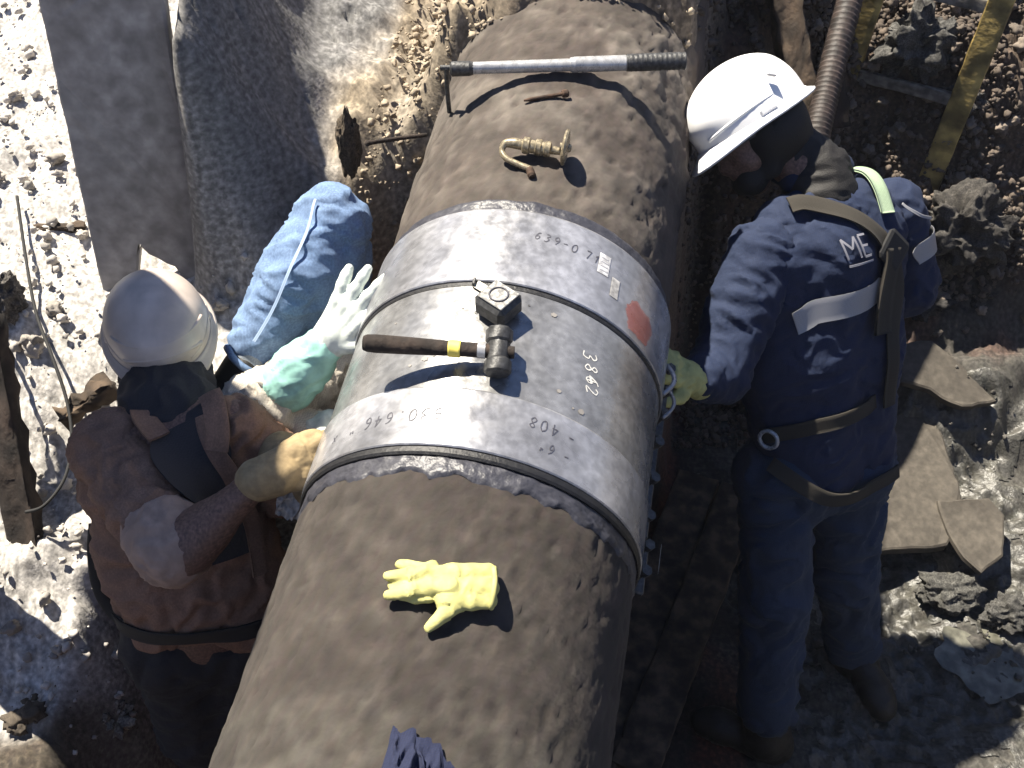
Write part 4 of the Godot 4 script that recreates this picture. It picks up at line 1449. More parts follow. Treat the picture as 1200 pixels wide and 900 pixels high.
	put("trousers", soft_mesh(folded(soft(tb, 0.010, 80.0), tb, 0.014, 3.6, 1.3, 6.0)), M["denim_dark"], root)
	for s in 2:
		var an: Vector3 = an_l if s == 0 else an_r
		var kn: Vector3 = kn_l if s == 0 else kn_r
		var toe := (Vector3(-0.65, 0.0, -0.25) if s == 0 else Vector3(0.15, 0.0, 0.55)).normalized()
		var heel := Vector3(an.x, 0.045, an.z)
		var bt := [[an.lerp(kn, 0.42), an, 0.066, 0.056], [an, heel - toe * 0.03, 0.056, 0.045], [heel - toe * 0.02, heel + toe * 0.13 - Vector3(0, 0.005, 0), 0.047, 0.042], [heel + toe * 0.13, heel + toe * 0.17 - Vector3(0, 0.01, 0), 0.042, 0.036]]
		var boot := put("boot", soft_mesh(folded(soft(bt, 0.009, 90.0), bt, 0.004, 8.0, 2.0, 9.0)), M["boot"], root)
		var hem := PackedVector3Array()
		for k in 17:
			var a := TAU * k / 16.0
			var ax := (kn - an).normalized()
			var e1 := ax.cross(Vector3.RIGHT).normalized()
			hem.append(an.lerp(kn, 0.40) + (e1 * cos(a) + ax.cross(e1) * sin(a)) * 0.067)
		put("boot_top", tube(hem, [0.006], 6), M["boot"], boot)
	# gloves
	put("glove", soft_mesh(folded(soft(hand_bones(wr_l, l_dir, Vector3(0.2, 0.9, 0.3), 1.0, 0.88, 0.7, 0.10, 1.25) + [[wr_l - l_dir * 0.02, wr_l + l_dir * 0.03, 0.033, 0.032]], 0.0035, 220.0), hl, 0.003, 14.0, 1.5)), M["glove_yellow"], root)
	put("glove", soft_mesh(soft(hand_bones(wr_r, Vector3(-0.8, -0.3, 0.1), Vector3(0.2, 0.9, 0.2), -1.0, 1.02, 0.5, 0.1, 1.25), 0.004, 220.0)), M["glove_yellow"], root)
	# harness
	var harness := put("harness", strap([Vector3(0.61, 1.412, -1.889), Vector3(0.652, 1.428, -1.892), Vector3(0.721, 1.404, -1.881), Vector3(0.787, 1.352, -1.869), Vector3(0.852, 1.278, -1.863)], jb, 70.0, 0.042, 0.004, 0.011), M["strap_tan"], root)
	put("webbing", strap([Vector3(0.852, 1.283, -1.868), Vector3(0.87, 1.199, -1.836), Vector3(0.865, 1.104, -1.764), Vector3(0.869, 0.957, -1.709)], jb, 70.0, 0.038, 0.004, 0.011), M["strap_tan"], harness)
	put("webbing", strap([Vector3(0.832, 1.291, -1.877), Vector3(0.816, 1.219, -1.814), Vector3(0.83, 1.131, -1.764)], jb, 70.0, 0.050, 0.008, 0.018), M["strap_tan"], harness)
	put("webbing", strap([Vector3(0.576, 0.933, -1.61), Vector3(0.645, 0.962, -1.612), Vector3(0.74, 0.974, -1.654), Vector3(0.837, 0.979, -1.717)], jb + tb, 70.0, 0.036, 0.004, 0.012), M["strap_tan"], harness)
	put("webbing", strap([Vector3(0.615, 0.876, -1.579), Vector3(0.698, 0.831, -1.545), Vector3(0.802, 0.799, -1.569), Vector3(0.898, 0.782, -1.654)], jb + tb, 70.0, 0.036, 0.005, 0.014), M["strap_tan"], harness)
	put("lime_webbing", strap([Vector3(0.787, 1.397, -2.049), Vector3(0.812, 1.398, -2.021), Vector3(0.829, 1.381, -1.973), Vector3(0.84, 1.338, -1.927)], jb, 70.0, 0.034, 0.005, 0.013), M["strap_lime"], harness)
	var dp := stick(Vector3(0.844, 1.289, -1.874), jb, 70.0, 0.02)
	var dn := slope(dp, jb, 70.0)
	put("back_plate", block(dp, Vector3(0.075, 0.075, 0.012), dn.cross(Vector3.UP).rotated(dn, 0.6), dn.rotated(dn.cross(Vector3.UP).normalized(), PI * 0.5), 0.008), M["strap_black"], harness)
	var ring_c := stick(Vector3(0.591, 0.944, -1.593), jb + tb, 70.0, 0.024)
	var rn := slope(ring_c, jb + tb, 70.0)
	var rp := PackedVector3Array()
	for k in 25:
		var a := TAU * k / 24.0
		var e1 := rn.cross(Vector3.UP).normalized()
		rp.append(ring_c + (e1 * cos(a) + rn.cross(e1) * sin(a)) * 0.022)
	put("ring", tube(rp, [0.005], 8), M["steel"], harness)
	# reflective tape, cuff and back print
	put("reflective_tape", strap([Vector3(0.622, 1.194, -1.744), Vector3(0.672, 1.21, -1.76), Vector3(0.745, 1.217, -1.798), Vector3(0.823, 1.229, -1.854)], jb, 70.0, 0.056, 0.002, 0.009), M["reflective"], root)
	put("reflective_tape", strap([Vector3(0.924, 1.226, -1.924), Vector3(0.952, 1.227, -1.955), Vector3(0.991, 1.219, -2.005)], jb, 70.0, 0.050, 0.002, 0.009), M["reflective"], root)
	put("seam_piping", strap([Vector3(0.878, 1.325, -1.971), Vector3(0.905, 1.322, -1.968), Vector3(0.956, 1.286, -1.989)], jb, 70.0, 0.007, 0.002, 0.009), M["reflective"], root)
	back_print(root, jb)

# the two outlined letters on the back of the jacket, with a line under them
func back_print(root: Node3D, jb: Array) -> void:
	var o := stick(Vector3(0.714, 1.357, -1.815), jb, 70.0, 0.018)
	var q := stick(Vector3(0.768, 1.36, -1.833), jb, 70.0, 0.018)
	var up_p := stick(Vector3(0.733, 1.312, -1.797), jb, 70.0, 0.018)
	var ex := (q - o)
	var ey := (o - up_p)
	for s in [[0, 0, 0, 1], [0, 1, 0.28, 0.45], [0.28, 0.45, 0.5, 1], [0.5, 1, 0.52, 0], [0.68, 0, 0.68, 1], [0.68, 1, 1, 1], [0.68, 0.5, 0.95, 0.5], [0.68, 0, 1, 0], [-0.05, -0.28, 1.05, -0.28]]:
		var a: Vector3 = o - ey * 0.8 + ex * s[0] + ey * s[1] * 0.85
		var b: Vector3 = o - ey * 0.8 + ex * s[2] + ey * s[3] * 0.85
		put("printed_letter", strap([a, a.lerp(b, 0.5), b], jb, 70.0, 0.0045, 0.001, 0.014), mat(lin(0.20, 0.20, 0.23), 0.7), root)

func build_left_worker() -> void:
	var root := person("worker in dusty brown shirt and cream helmet standing left of the pipe, facing it", Vector3(-0.787, 0, -1.21))
	var head := Vector3(-0.722, 1.303, -1.567)
	var fw := Vector3(0.36, -0.14, 0.93).normalized()
	var up := Vector3(0.06, 0.98, 0.12).normalized()
	var neck := Vector3(-0.679, 1.263, -1.392)
	var sh_r := Vector3(-0.763, 1.263, -1.305)
	var sh_l := Vector3(-0.543, 1.274, -1.345)
	var el_r := Vector3(-0.596, 1.253, -1.073)
	var wr_r := Vector3(-0.448, 1.352, -1.165)
	var el_l := Vector3(-0.48, 1.138, -1.332)
	var wr_l := Vector3(-0.414, 1.266, -1.278)
	var chest := Vector3(-0.675, 1.161, -1.297)
	var belly := Vector3(-0.657, 0.972, -1.241)
	var pelvis := Vector3(-0.653, 0.823, -1.199)
	var hip_r := Vector3(-0.721, 0.798, -1.172)
	var hip_l := Vector3(-0.578, 0.784, -1.201)
	var kn_r := Vector3(-0.736, 0.476, -1.12)
	var kn_l := Vector3(-0.625, 0.471, -1.144)
	var an_r := Vector3(-0.72, 0.09, -1.16)
	var an_l := Vector3(-0.58, 0.09, -1.24)
	var front := Vector3(0.45, 0, 0.89)
	var coarse := [
		[head - up * 0.05 - fw * 0.02, neck, 0.060, 0.064], [neck, chest, 0.085, 0.125, front, 1.25], [sh_r, sh_l, 0.055, 0.055], [chest, belly, 0.13, 0.125, front, 1.2], [belly, pelvis, 0.125, 0.13, front, 1.15],
		[sh_r, el_r, 0.048, 0.040], [el_r, wr_r, 0.039, 0.028], [el_r.lerp(wr_r, 0.2), el_r.lerp(wr_r, 0.35), 0.039, 0.037], [sh_l, el_l, 0.050, 0.042], [el_l, wr_l, 0.041, 0.030],
		[hip_r, kn_r, 0.08, 0.058], [kn_r, an_r, 0.053, 0.038], [hip_l, kn_l, 0.08, 0.058], [kn_l, an_l, 0.053, 0.038],
	]
	var d_r := (Vector3(-0.334, 1.367, -1.196) - wr_r).normalized()
	var d_l := (Vector3(-0.31, 1.315, -1.198) - wr_l).normalized()
	var hr := hand_bones(wr_r, d_r, Vector3(0.1, 0.6, 0.75), 1.0, 0.95, 0.9, 0.08, 0.9, 0.3)
	var hl := hand_bones(wr_l, d_l, Vector3(0.2, 0.8, 0.5), -1.0, 0.98, 0.7, 0.05, 1.0, 0.5)
	put("body", soft_mesh(join([soft(coarse, 0.012, 60.0), soft(head_bones(head, fw, up), 0.005, 130.0), soft(hr, 0.004, 260.0), soft(hl, 0.005, 260.0)])), M["skin"], root)
	eyes(root, head, fw, up)
	var hair := [[head - fw * 0.04, head - fw * 0.05 - up * 0.05, 0.080, 0.060], [head - fw * 0.01 - Vector3(0.03, 0, 0), head - fw * 0.01 + Vector3(0.03, 0, 0), 0.082, 0.082]]
	put("hair", soft_mesh(soft(hair, 0.007, 120.0)), M["hair"], root)
	var wrap := [[head - up * 0.06 - fw * 0.03, neck - up * 0.005, 0.084, 0.098], [head - up * 0.07 + fw * 0.045, head - up * 0.10 + fw * 0.05, 0.050, 0.044], [neck, neck + front * 0.03 - up * 0.0, 0.078, 0.06]]
	put("neck_cloth", soft_mesh(folded(soft(wrap, 0.007, 90.0), wrap, 0.008, 7.0, 2.0, 3.0)), mat(lin(0.030, 0.031, 0.038), 0.9, 0.0, "weave", 8.0, "n_cloth", 0.9), root)
	hard_hat(root, head + up * 0.03, fw, up, M["helmet_cream"], 0.89, 0.003, 0.016, true)
	# open brown shirt with rolled sleeves over a dark undershirt
	var sb := [
		[Vector3(-0.736, 1.237, -1.335), Vector3(-0.595, 1.241, -1.354), 0.060, 0.060],
		[Vector3(-0.756, 1.188, -1.297), Vector3(-0.736, 1, -1.213), 0.092, 0.094], [Vector3(-0.664, 1.188, -1.297), Vector3(-0.66, 0.965, -1.204), 0.115, 0.120], [Vector3(-0.59, 1.178, -1.316), Vector3(-0.577, 0.977, -1.217), 0.090, 0.098],
		[Vector3(-0.732, 1.018, -1.232), Vector3(-0.717, 0.888, -1.18), 0.094, 0.092], [Vector3(-0.577, 1.001, -1.243), Vector3(-0.57, 0.892, -1.184), 0.095, 0.088],
		[sh_r, sh_r.lerp(el_r, 0.55), 0.080, 0.068], [sh_r.lerp(el_r, 0.55), sh_r.lerp(el_r, 0.88), 0.066, 0.062],
		[sh_l, sh_l.lerp(el_l, 0.6), 0.070, 0.066], [sh_l.lerp(el_l, 0.6), el_l, 0.070, 0.066], [el_l, el_l.lerp(wr_l, 0.4), 0.062, 0.056],
	]
	put("shirt", soft_mesh(folded(soft(sb.slice(0, 6), 0.009, 72.0), sb, 0.012, 6.0, 1.5, 12.0)), M["shirt_brown"], root)
	put("sleeve", soft_mesh(folded(soft(sb.slice(6, 8), 0.008, 72.0), sb, 0.012, 8.0, 2.3, 2.0)), M["shirt_brown"], root)
	put("sleeve", soft_mesh(folded(soft(sb.slice(8, 11), 0.008, 72.0), sb, 0.011, 8.0, 2.3, 5.0)), M["shirt_brown"], root)
	# rolled cuff, plackets and collar points
	var cuff := [[sh_r.lerp(el_r, 0.80), sh_r.lerp(el_r, 0.93), 0.075, 0.072]]
	put("rolled_cuff", soft_mesh(folded(soft(cuff, 0.007, 120.0), cuff, 0.005, 9.0, 2.0, 2.0)), mat(lin(0.40, 0.28, 0.215), 0.9, 0.0, "soft", 5.0, "n_cloth", 0.8), root)
	put("undershirt", strap([Vector3(-0.627, 1.337, -1.34), Vector3(-0.605, 1.324, -1.281), Vector3(-0.595, 1.281, -1.235), Vector3(-0.588, 1.196, -1.189), Vector3(-0.577, 1.107, -1.152)], sb, 72.0, 0.150, 0.003, 0.012), mat(lin(0.045, 0.042, 0.046), 0.9, 0.0, "weave", 8.0, "n_cloth", 0.9), root)
	put("placket", strap([Vector3(-0.569, 1.326, -1.328), Vector3(-0.546, 1.284, -1.283), Vector3(-0.526, 1.224, -1.248), Vector3(-0.513, 1.147, -1.224), Vector3(-0.509, 1.045, -1.173)], sb, 72.0, 0.034, 0.004, 0.014), M["shirt_brown"], root)
	put("collar", strap([Vector3(-0.575, 1.352, -1.37), Vector3(-0.556, 1.337, -1.34), Vector3(-0.546, 1.312, -1.313), Vector3(-0.55, 1.301, -1.286)], sb, 72.0, 0.045, 0.005, 0.018), M["shirt_brown"], root)
	put("collar", strap([Vector3(-0.703, 1.333, -1.335), Vector3(-0.695, 1.32, -1.306), Vector3(-0.672, 1.3, -1.27)], sb, 72.0, 0.045, 0.005, 0.018), M["shirt_brown"], root)
	put("pocket_flap", strap([Vector3(-0.561, 1.187, -1.223), Vector3(-0.536, 1.184, -1.234), Vector3(-0.516, 1.17, -1.248)], sb, 72.0, 0.040, 0.004, 0.008), M["shirt_brown"], root)
	# trousers and boots
	var tb := [[hip_r, hip_l, 0.112, 0.112], [hip_r, kn_r, 0.105, 0.085], [kn_r, an_r, 0.082, 0.072], [hip_l, kn_l, 0.105, 0.085], [kn_l, an_l, 0.082, 0.072]]
	put("trousers", soft_mesh(folded(soft(tb, 0.011, 80.0), tb, 0.010, 6.0, 2.0, 4.0)), M["trouser_black"], root)
	for an: Vector3 in [an_r, an_l]:
		var toe := Vector3(0.6, 0, 0.6).normalized()
		var heel := Vector3(an.x, 0.045, an.z)
		var bt := [[an + Vector3(0, 0.12, 0), heel, 0.060, 0.046], [heel - toe * 0.03, heel + toe * 0.16, 0.046, 0.038]]
		put("boot", soft_mesh(soft(bt, 0.011, 90.0)), M["boot"], root)
	# belt and the hanging strap behind the hip
	put("belt", strap([Vector3(-0.766, 0.927, -1.163), Vector3(-0.676, 0.956, -1.106), Vector3(-0.585, 0.943, -1.108), Vector3(-0.494, 0.905, -1.17)], sb + tb, 72.0, 0.040, 0.004, 0.008), M["strap_black"], root)
	put("hanging_strap", tube(curve([Vector3(-0.867, 1.027, -1.3), Vector3(-0.882, 0.959, -1.271), Vector3(-0.883, 0.884, -1.235), Vector3(-0.861, 0.832, -1.208), Vector3(-0.81, 0.801, -1.176)]), [0.014], 8, 0.35, Vector3(0, 0, 1)), M["strap_black"], root)
	# leather gloves
	var fat_r := hand_bones(wr_r, d_r, Vector3(0.1, 0.6, 0.75), 1.0, 1.0, 0.9, 0.08, 1.25, 0.3) + [[wr_r - d_r * 0.004, wr_r + d_r * 0.04, 0.038, 0.036]]
	put("glove", soft_mesh(folded(soft(fat_r, 0.0035, 270.0), fat_r, 0.0022, 8.0, 1.6, 5.0)), M["glove_tan"], root)
	var fat_l := hand_bones(wr_l, d_l, Vector3(0.2, 0.8, 0.5), -1.0, 1.05, 0.7, 0.05, 1.45, 0.5) + [[wr_l - d_l * 0.035, wr_l + d_l * 0.04, 0.048, 0.040]]
	put("glove", soft_mesh(folded(soft(fat_l, 0.0045, 190.0), fat_l, 0.0022, 8.0, 1.6, 8.0)), M["glove_tan"], root)

func build_third_worker() -> void:
	var root := person("worker in blue jeans and mint gauntlet gloves lying on the bank behind the others", Vector3(-0.576, 1.108, -1.651))
	var hip := Vector3(-0.394, 1.078, -1.707)
	var hip2 := Vector3(-0.46, 1.004, -1.716)
	var knee := Vector3(-0.388, 1.385, -1.845)
	var ankle := Vector3(-0.546, 1.214, -1.647)
	var knee2 := Vector3(-0.526, 1.111, -1.918)
	var ankle2 := Vector3(-0.629, 0.977, -1.833)
	var chest := Vector3(-0.561, 1.041, -1.608)
	var neck := Vector3(-0.645, 0.967, -1.544)
	var head := Vector3(-0.703, 0.866, -1.45)
	var sh := Vector3(-0.585, 1.075, -1.498)
	var elbow := Vector3(-0.52, 1.195, -1.466)
	var wrist := Vector3(-0.377, 1.348, -1.498)
	var sh2 := Vector3(-0.638, 0.967, -1.47)
	var elbow2 := Vector3(-0.479, 1.092, -1.429)
	var wrist2 := Vector3(-0.375, 1.19, -1.417)
	var lying := Vector3(0.2, -0.5, 0.8)
	var coarse := [[neck, head, 0.055, 0.055], [chest, hip, 0.09, 0.085], [neck, chest, 0.07, 0.09], [hip, hip2, 0.08, 0.08], [sh, sh2, 0.05, 0.05], [hip, knee, 0.062, 0.052], [knee, ankle, 0.052, 0.038], [hip2, knee2, 0.075, 0.055], [knee2, ankle2, 0.052, 0.038], [sh, elbow, 0.046, 0.04], [elbow, wrist, 0.040, 0.029], [sh2, elbow2, 0.046, 0.04], [elbow2, wrist2, 0.04, 0.029]]
	var d1 := (Vector3(-0.293, 1.449, -1.548) - wrist).normalized()
	var bk := Vector3(-0.25, 0.75, 0.6)
	var h1 := hand_bones(wrist, d1, bk, -1.0, 1.08, 0.06, 0.20, 0.8, 0.7)
	var d2 := (Vector3(-0.305, 1.242, -1.384) - wrist2).normalized()
	var h2 := hand_bones(wrist2, d2, Vector3(0, 0.9, 0.3), 1.0, 1.0, 0.5, 0.1, 1.0)
	put("body", soft_mesh(join([soft(coarse, 0.013, 60.0), soft(head_bones(head, Vector3(0.8, 0.3, 0.2), lying), 0.006, 130.0), soft(h1, 0.004, 260.0), soft(h2, 0.005, 260.0)])), M["skin"], root)
	put("hair", soft_mesh(soft([[head + lying * 0.02, head - Vector3(0.05, 0, 0), 0.092, 0.08]], 0.009, 120.0)), M["hair"], root)
	# jeans
	var jb := [[knee, knee.lerp(ankle, 0.45), 0.072, 0.080], [knee.lerp(ankle, 0.45), ankle, 0.080, 0.056], [knee + Vector3(-0.015, 0, -0.02), ankle + Vector3(-0.01, 0, -0.02), 0.064, 0.056], [hip, knee, 0.088, 0.072], [hip2, knee2, 0.088, 0.07], [knee2, ankle2, 0.075, 0.06], [hip, hip2, 0.10, 0.10]]
	put("jeans", soft_mesh(folded(soft(jb, 0.009, 85.0), jb, 0.011, 5.5, 1.7, 2.0)), M["denim"], root)
	put("seam", strap([Vector3(-0.545, 1.252, -1.615), Vector3(-0.505, 1.316, -1.639), Vector3(-0.467, 1.377, -1.69), Vector3(-0.43, 1.432, -1.764), Vector3(-0.409, 1.45, -1.827)], jb, 85.0, 0.006, 0.001, 0.011), mat(lin(0.35, 0.45, 0.62), 0.9), root)
	var ax := (ankle - knee).normalized()
	var e1 := ax.cross(Vector3.UP).normalized()
	var hem := PackedVector3Array()
	for k in 25:
		var a := TAU * k / 24.0
		hem.append(ankle + ax * (0.052 + 0.008 * sin(a * 2.0)) + (e1 * cos(a) + ax.cross(e1) * sin(a)) * (0.060 + 0.006 * sin(a * 3.0 + 1.0)))
	put("hem", tube(hem, [0.008], 8), M["denim"], root)
	var sock := [[ankle + ax * 0.03, ankle + ax * 0.10, 0.046, 0.043]]
	put("sock", soft_mesh(folded(soft(sock, 0.007, 120.0), sock, 0.004, 9.0, 1.8)), mat(lin(0.33, 0.37, 0.42), 0.9, 0.0, "weave", 8.0), root)
	for q in [[ankle + ax * 0.09, ax], [ankle2, (ankle2 - knee2).normalized()]]:
		var an: Vector3 = q[0]
		var dn: Vector3 = q[1]
		var toe := Vector3(-0.5, 0.15, 0.6).normalized()
		var bt := [[an - dn * 0.02, an + dn * 0.06, 0.050, 0.046], [an + dn * 0.06, an + dn * 0.06 + toe * 0.12, 0.045, 0.036]]
		put("boot", soft_mesh(soft(bt, 0.009, 90.0)), M["boot"], root)
	# beige shirt
	var sb := [[chest, hip, 0.110, 0.105], [neck, chest, 0.09, 0.11], [sh, elbow, 0.080, 0.076], [elbow, elbow.lerp(wrist, 0.5), 0.078, 0.048], [hip, hip.lerp(elbow, 0.6), 0.09, 0.085], [sh2, elbow2, 0.076, 0.066], [elbow2, elbow2.lerp(wrist2, 0.8), 0.064, 0.048]]
	put("shirt", soft_mesh(folded(soft(sb, 0.009, 80.0), sb, 0.012, 8.0, 2.6, 4.0)), M["shirt_beige"], root)
	# mint gauntlets with pale palms
	var gl := [[elbow.lerp(wrist, 0.46), elbow.lerp(wrist, 0.7), 0.058, 0.052], [elbow.lerp(wrist, 0.7), wrist, 0.050, 0.041]]
	var gauntlet := put("gauntlet", soft_mesh(folded(soft(gl, 0.006, 120.0), gl, 0.004, 9.0, 1.9, 7.0)), M["glove_mint"], root)
	put("glove", soft_mesh(soft(hand_bones(wrist, d1, bk, -1.0, 1.14, 0.06, 0.20, 1.0, 0.7) + [[wrist - d1 * 0.0, wrist + d1 * 0.03, 0.037, 0.034]], 0.0033, 280.0)), M["glove_white"], gauntlet)
	var gl2 := [[elbow2.lerp(wrist2, 0.6), wrist2, 0.052, 0.042]]
	put("gauntlet", soft_mesh(join([folded(soft(gl2, 0.007, 120.0), gl2, 0.006, 9.0, 1.9), soft(hand_bones(wrist2, d2, Vector3(0, 0.9, 0.3), 1.0, 1.06, 0.5, 0.1, 1.22), 0.0045, 220.0)])), M["glove_white"], root)

# ---------------------------------------------------------------- tools on the pipe

func build_tools() -> void:
	var g := PIPE_R
	# club hammer: head on the shell, handle reaching out to the left
	var hh := Vector3(-0.022, 1.617, -1.222)
	var hx := (Vector3(-0.277, 1.347, -1.504) - hh).normalized()
	hx = (-UX * 0.985 + VX * 0.02 - DX * 0.10).normalized()
	var up := (VX * 0.97 + UX * 0.08 - hx * 0.0).normalized()
	var root := thing("hammer", hh, "club hammer with dark handle and yellow band lying on the grey shell", "hammer")
	var hd := (DX * 0.9 - UX * 0.12 + VX * 0.25).normalized()
	put("hammer_head", bar(hh - hd * 0.040, hh + hd * 0.040, [[0.0, 0.0195], [0.003, 0.0225], [0.022, 0.0225], [0.026, 0.019], [0.054, 0.019], [0.058, 0.0225], [0.077, 0.0225], [0.080, 0.0195]], 8), M["dark_steel"], root)
	var he := hh + hx * 0.222
	put("handle", bar(hh - hx * 0.026, he, [[0.0, 0.010], [0.03, 0.012], [0.10, 0.0125], [0.17, 0.0145], [0.227, 0.0155], [0.242, 0.0145], [0.248, 0.012]], 14), M["wood_dark"], root)
	put("yellow_band", bar(hh + hx * 0.062, hh + hx * 0.082, [[0.0, 0.0135], [0.002, 0.0142], [0.018, 0.0142], [0.020, 0.0135]], 16), M["yellow_tape"], root)
	put("ferrule", bar(hh + hx * 0.021, hh + hx * 0.034, [[0.0, 0.0135], [0.013, 0.0135]], 14), M["steel"], root)
	# tape measure
	var tc := Vector3(-0.023, 1.621, -1.332)
	var tn := (VX * 0.99 + UX * 0.05).normalized()
	var tx := (UX * 0.86 - DX * 0.5).normalized()
	var tp := thing("tape_measure", tc, "small dark tape measure beside the hammer head, pale blade pulled out", "tape measure")
	put("case", block(tc, Vector3(0.066, 0.042, 0.062), tx, tn, 0.009), M["dark_steel"], tp)
	put("face_plate", block(tc + tn * 0.022, Vector3(0.052, 0.003, 0.048), tx, tn, 0.001), mat(lin(0.42, 0.41, 0.39), 0.4, 0.2, "grain", 9.0), tp)
	var ringp := PackedVector3Array()
	var tz := tx.cross(tn)
	for k in 25: ringp.append(tc + tn * 0.0243 + (tx * cos(TAU * k / 24.0) + tz * sin(TAU * k / 24.0)) * 0.016)
	put("dial_ring", tube(ringp, [0.0016], 6), M["ink"], tp)
	put("blade", strip_on(Vector2(0.722, 1.606), Vector2(0.743, 1.715), 0.306, 0.016), mat(lin(0.66, 0.62, 0.50), 0.5), tp)
	put("blade_hook", block(Vector3(-0.066, 1.607, -1.402), Vector3(0.005, 0.012, 0.016), UX, VX, 0.001), M["dark_steel"], tp)
	# long bar lying across the pipe
	var bc := Vector3(0.071, 1.682, -1.992)
	var bd := Vector3(1.0, 0.022, -0.03).normalized()
	var z := 0.0
	var a := bc + bd * -0.155
	var b := bc + bd * 0.305
	var br := thing("long_bar_tool", bc, "long silver bar tool with dark knurled grip laid across the pipe", "bar tool")
	put("tube_body", bar(a, bc + bd * 0.055, [[0.0, 0.0115], [0.002, 0.013], [0.207, 0.013], [0.210, 0.0115]], 16), M["steel"], br)
	put("inner_tube", bar(bc + bd * 0.05, bc + bd * 0.167, [[0.0, 0.0150], [0.01, 0.0162], [0.115, 0.0162], [0.117, 0.015]], 16), M["steel"], br)
	var prof := []
	for k in 26:
		prof.append([0.005 * k, 0.0183 if k % 2 == 0 else 0.0178])
	put("grip", bar(bc + bd * 0.167, b, [[0.0, 0.0175]] + prof.slice(1, 24) + [[0.121, 0.0185], [0.123, 0.0165]], 16), M["dark_steel"], br)
	put("end_fitting", bar(a - bd * 0.045, a + bd * 0.004, [[0.0, 0.010], [0.004, 0.0155], [0.04, 0.0155], [0.049, 0.013]], 12), M["dark_steel"], br)
	put("hook", tube(curve([a - bd * 0.065 + VX * 0.004, a - bd * 0.03 + VX * 0.003]), [0.006], 8), M["dark_steel"], br)
	put("drop_rod", tube(curve([a - bd * 0.052 + VX * 0.005, a - bd * 0.054 - VX * 0.05, a - bd * 0.053 - VX * 0.11]), [0.007, 0.006, 0.005], 8), M["dark_steel"], br)
	# steel pin
	var p0 := Vector3(0.024, 1.656, -1.902)
	var p1 := Vector3(0.106, 1.662, -1.918)
	var pr := thing("steel_pin", p0, "thin dark steel pin with a round head near the long bar", "pin")
	put("shank", bar(p0, p1, [[0.0, 0.002], [0.012, 0.0042], [(p1 - p0).length(), 0.0042]], 10), M["rust"], pr)
	put("pin_head", bar(p1 - (p1 - p0).normalized() * 0.004, p1 + (p1 - p0).normalized() * 0.014, [[0.0, 0.007], [0.003, 0.0085], [0.011, 0.0085], [0.014, 0.006]], 8), M["rust"], pr)
	# brass valve with a hand wheel and a bent pipe
	var v0 := Vector3(0.02, 1.659, -1.742)
	var vx := (UX * 0.99 - VX * 0.06 - DX * 0.03).normalized()
	var vr := thing("brass_valve", v0, "brass valve with round hand wheel and bent tube on the dirty pipe", "valve")
	vr.scale = Vector3.ONE * 0.86
	var body := put("valve_body", bar(v0, v0 + vx * 0.088, [[0.0, 0.014], [0.003, 0.019], [0.016, 0.019], [0.019, 0.015], [0.050, 0.015], [0.052, 0.0175], [0.064, 0.0175], [0.066, 0.010], [0.088, 0.008]], 12), M["brass"], vr)
	put("hex_collar", bar(v0 + vx * 0.030, v0 + vx * 0.044, [[0.0, 0.0175], [0.002, 0.019], [0.012, 0.019], [0.014, 0.0175]], 6), M["brass"], body)
	var wc := v0 + vx * 0.098 + VX * 0.014
	put("hand_wheel", bar(wc - vx * 0.006, wc + vx * 0.008, [[0.0, 0.030], [0.002, 0.0385], [0.006, 0.041], [0.010, 0.0385], [0.012, 0.028], [0.014, 0.012]], 28), M["brass"], vr)
	put("wheel_hub", bar(wc - vx * 0.012, wc + vx * 0.014, [[0.0, 0.010], [0.022, 0.010], [0.026, 0.006]], 10), M["brass"], vr)
	put("bent_tube", tube(curve([v0 + vx * 0.004, v0 - vx * 0.022, v0 - vx * 0.040 - DX * 0.004 - VX * 0.004, v0 - vx * 0.043 - DX * 0.020 - VX * 0.012, v0 - vx * 0.030 - DX * 0.036 - VX * 0.016, v0 + vx * 0.0 - DX * 0.046 - VX * 0.018, v0 + vx * 0.030 - DX * 0.054 - VX * 0.018], 6), [0.0125, 0.0125, 0.0125, 0.0125, 0.0125, 0.0125, 0.0120, 0.0115, 0.011, 0.0105, 0.010, 0.0095, 0.009, 0.0085, 0.008, 0.0075, 0.0072, 0.007, 0.007, 0.007, 0.007], 12), M["brass"], vr)
	put("tube_nozzle", bar(v0 + vx * 0.026 - DX * 0.053 - VX * 0.018, v0 + vx * 0.036 - DX * 0.078 - VX * 0.020, [[0.0, 0.008], [0.006, 0.0095], [0.020, 0.0095], [0.026, 0.007]], 8), M["rust"], vr)

func strip_on(a: Vector2, b: Vector2, r: float, w: float) -> ArrayMesh:
	var v := PackedVector3Array()
	var d := Vector2(b.x - a.x, (b.y - a.y) * r).normalized().orthogonal() * w
	for i in 9:
		var c := a.lerp(b, i / 8.0)
		for e in [-0.5, -0.2, 0.2, 0.5]:
			v.append(on_pipe(c.x + d.x * e, c.y + d.y * e / r, r + 0.001 + 0.003 * absf(e)))
	return mesh_of(v, grid_idx(4, 9))

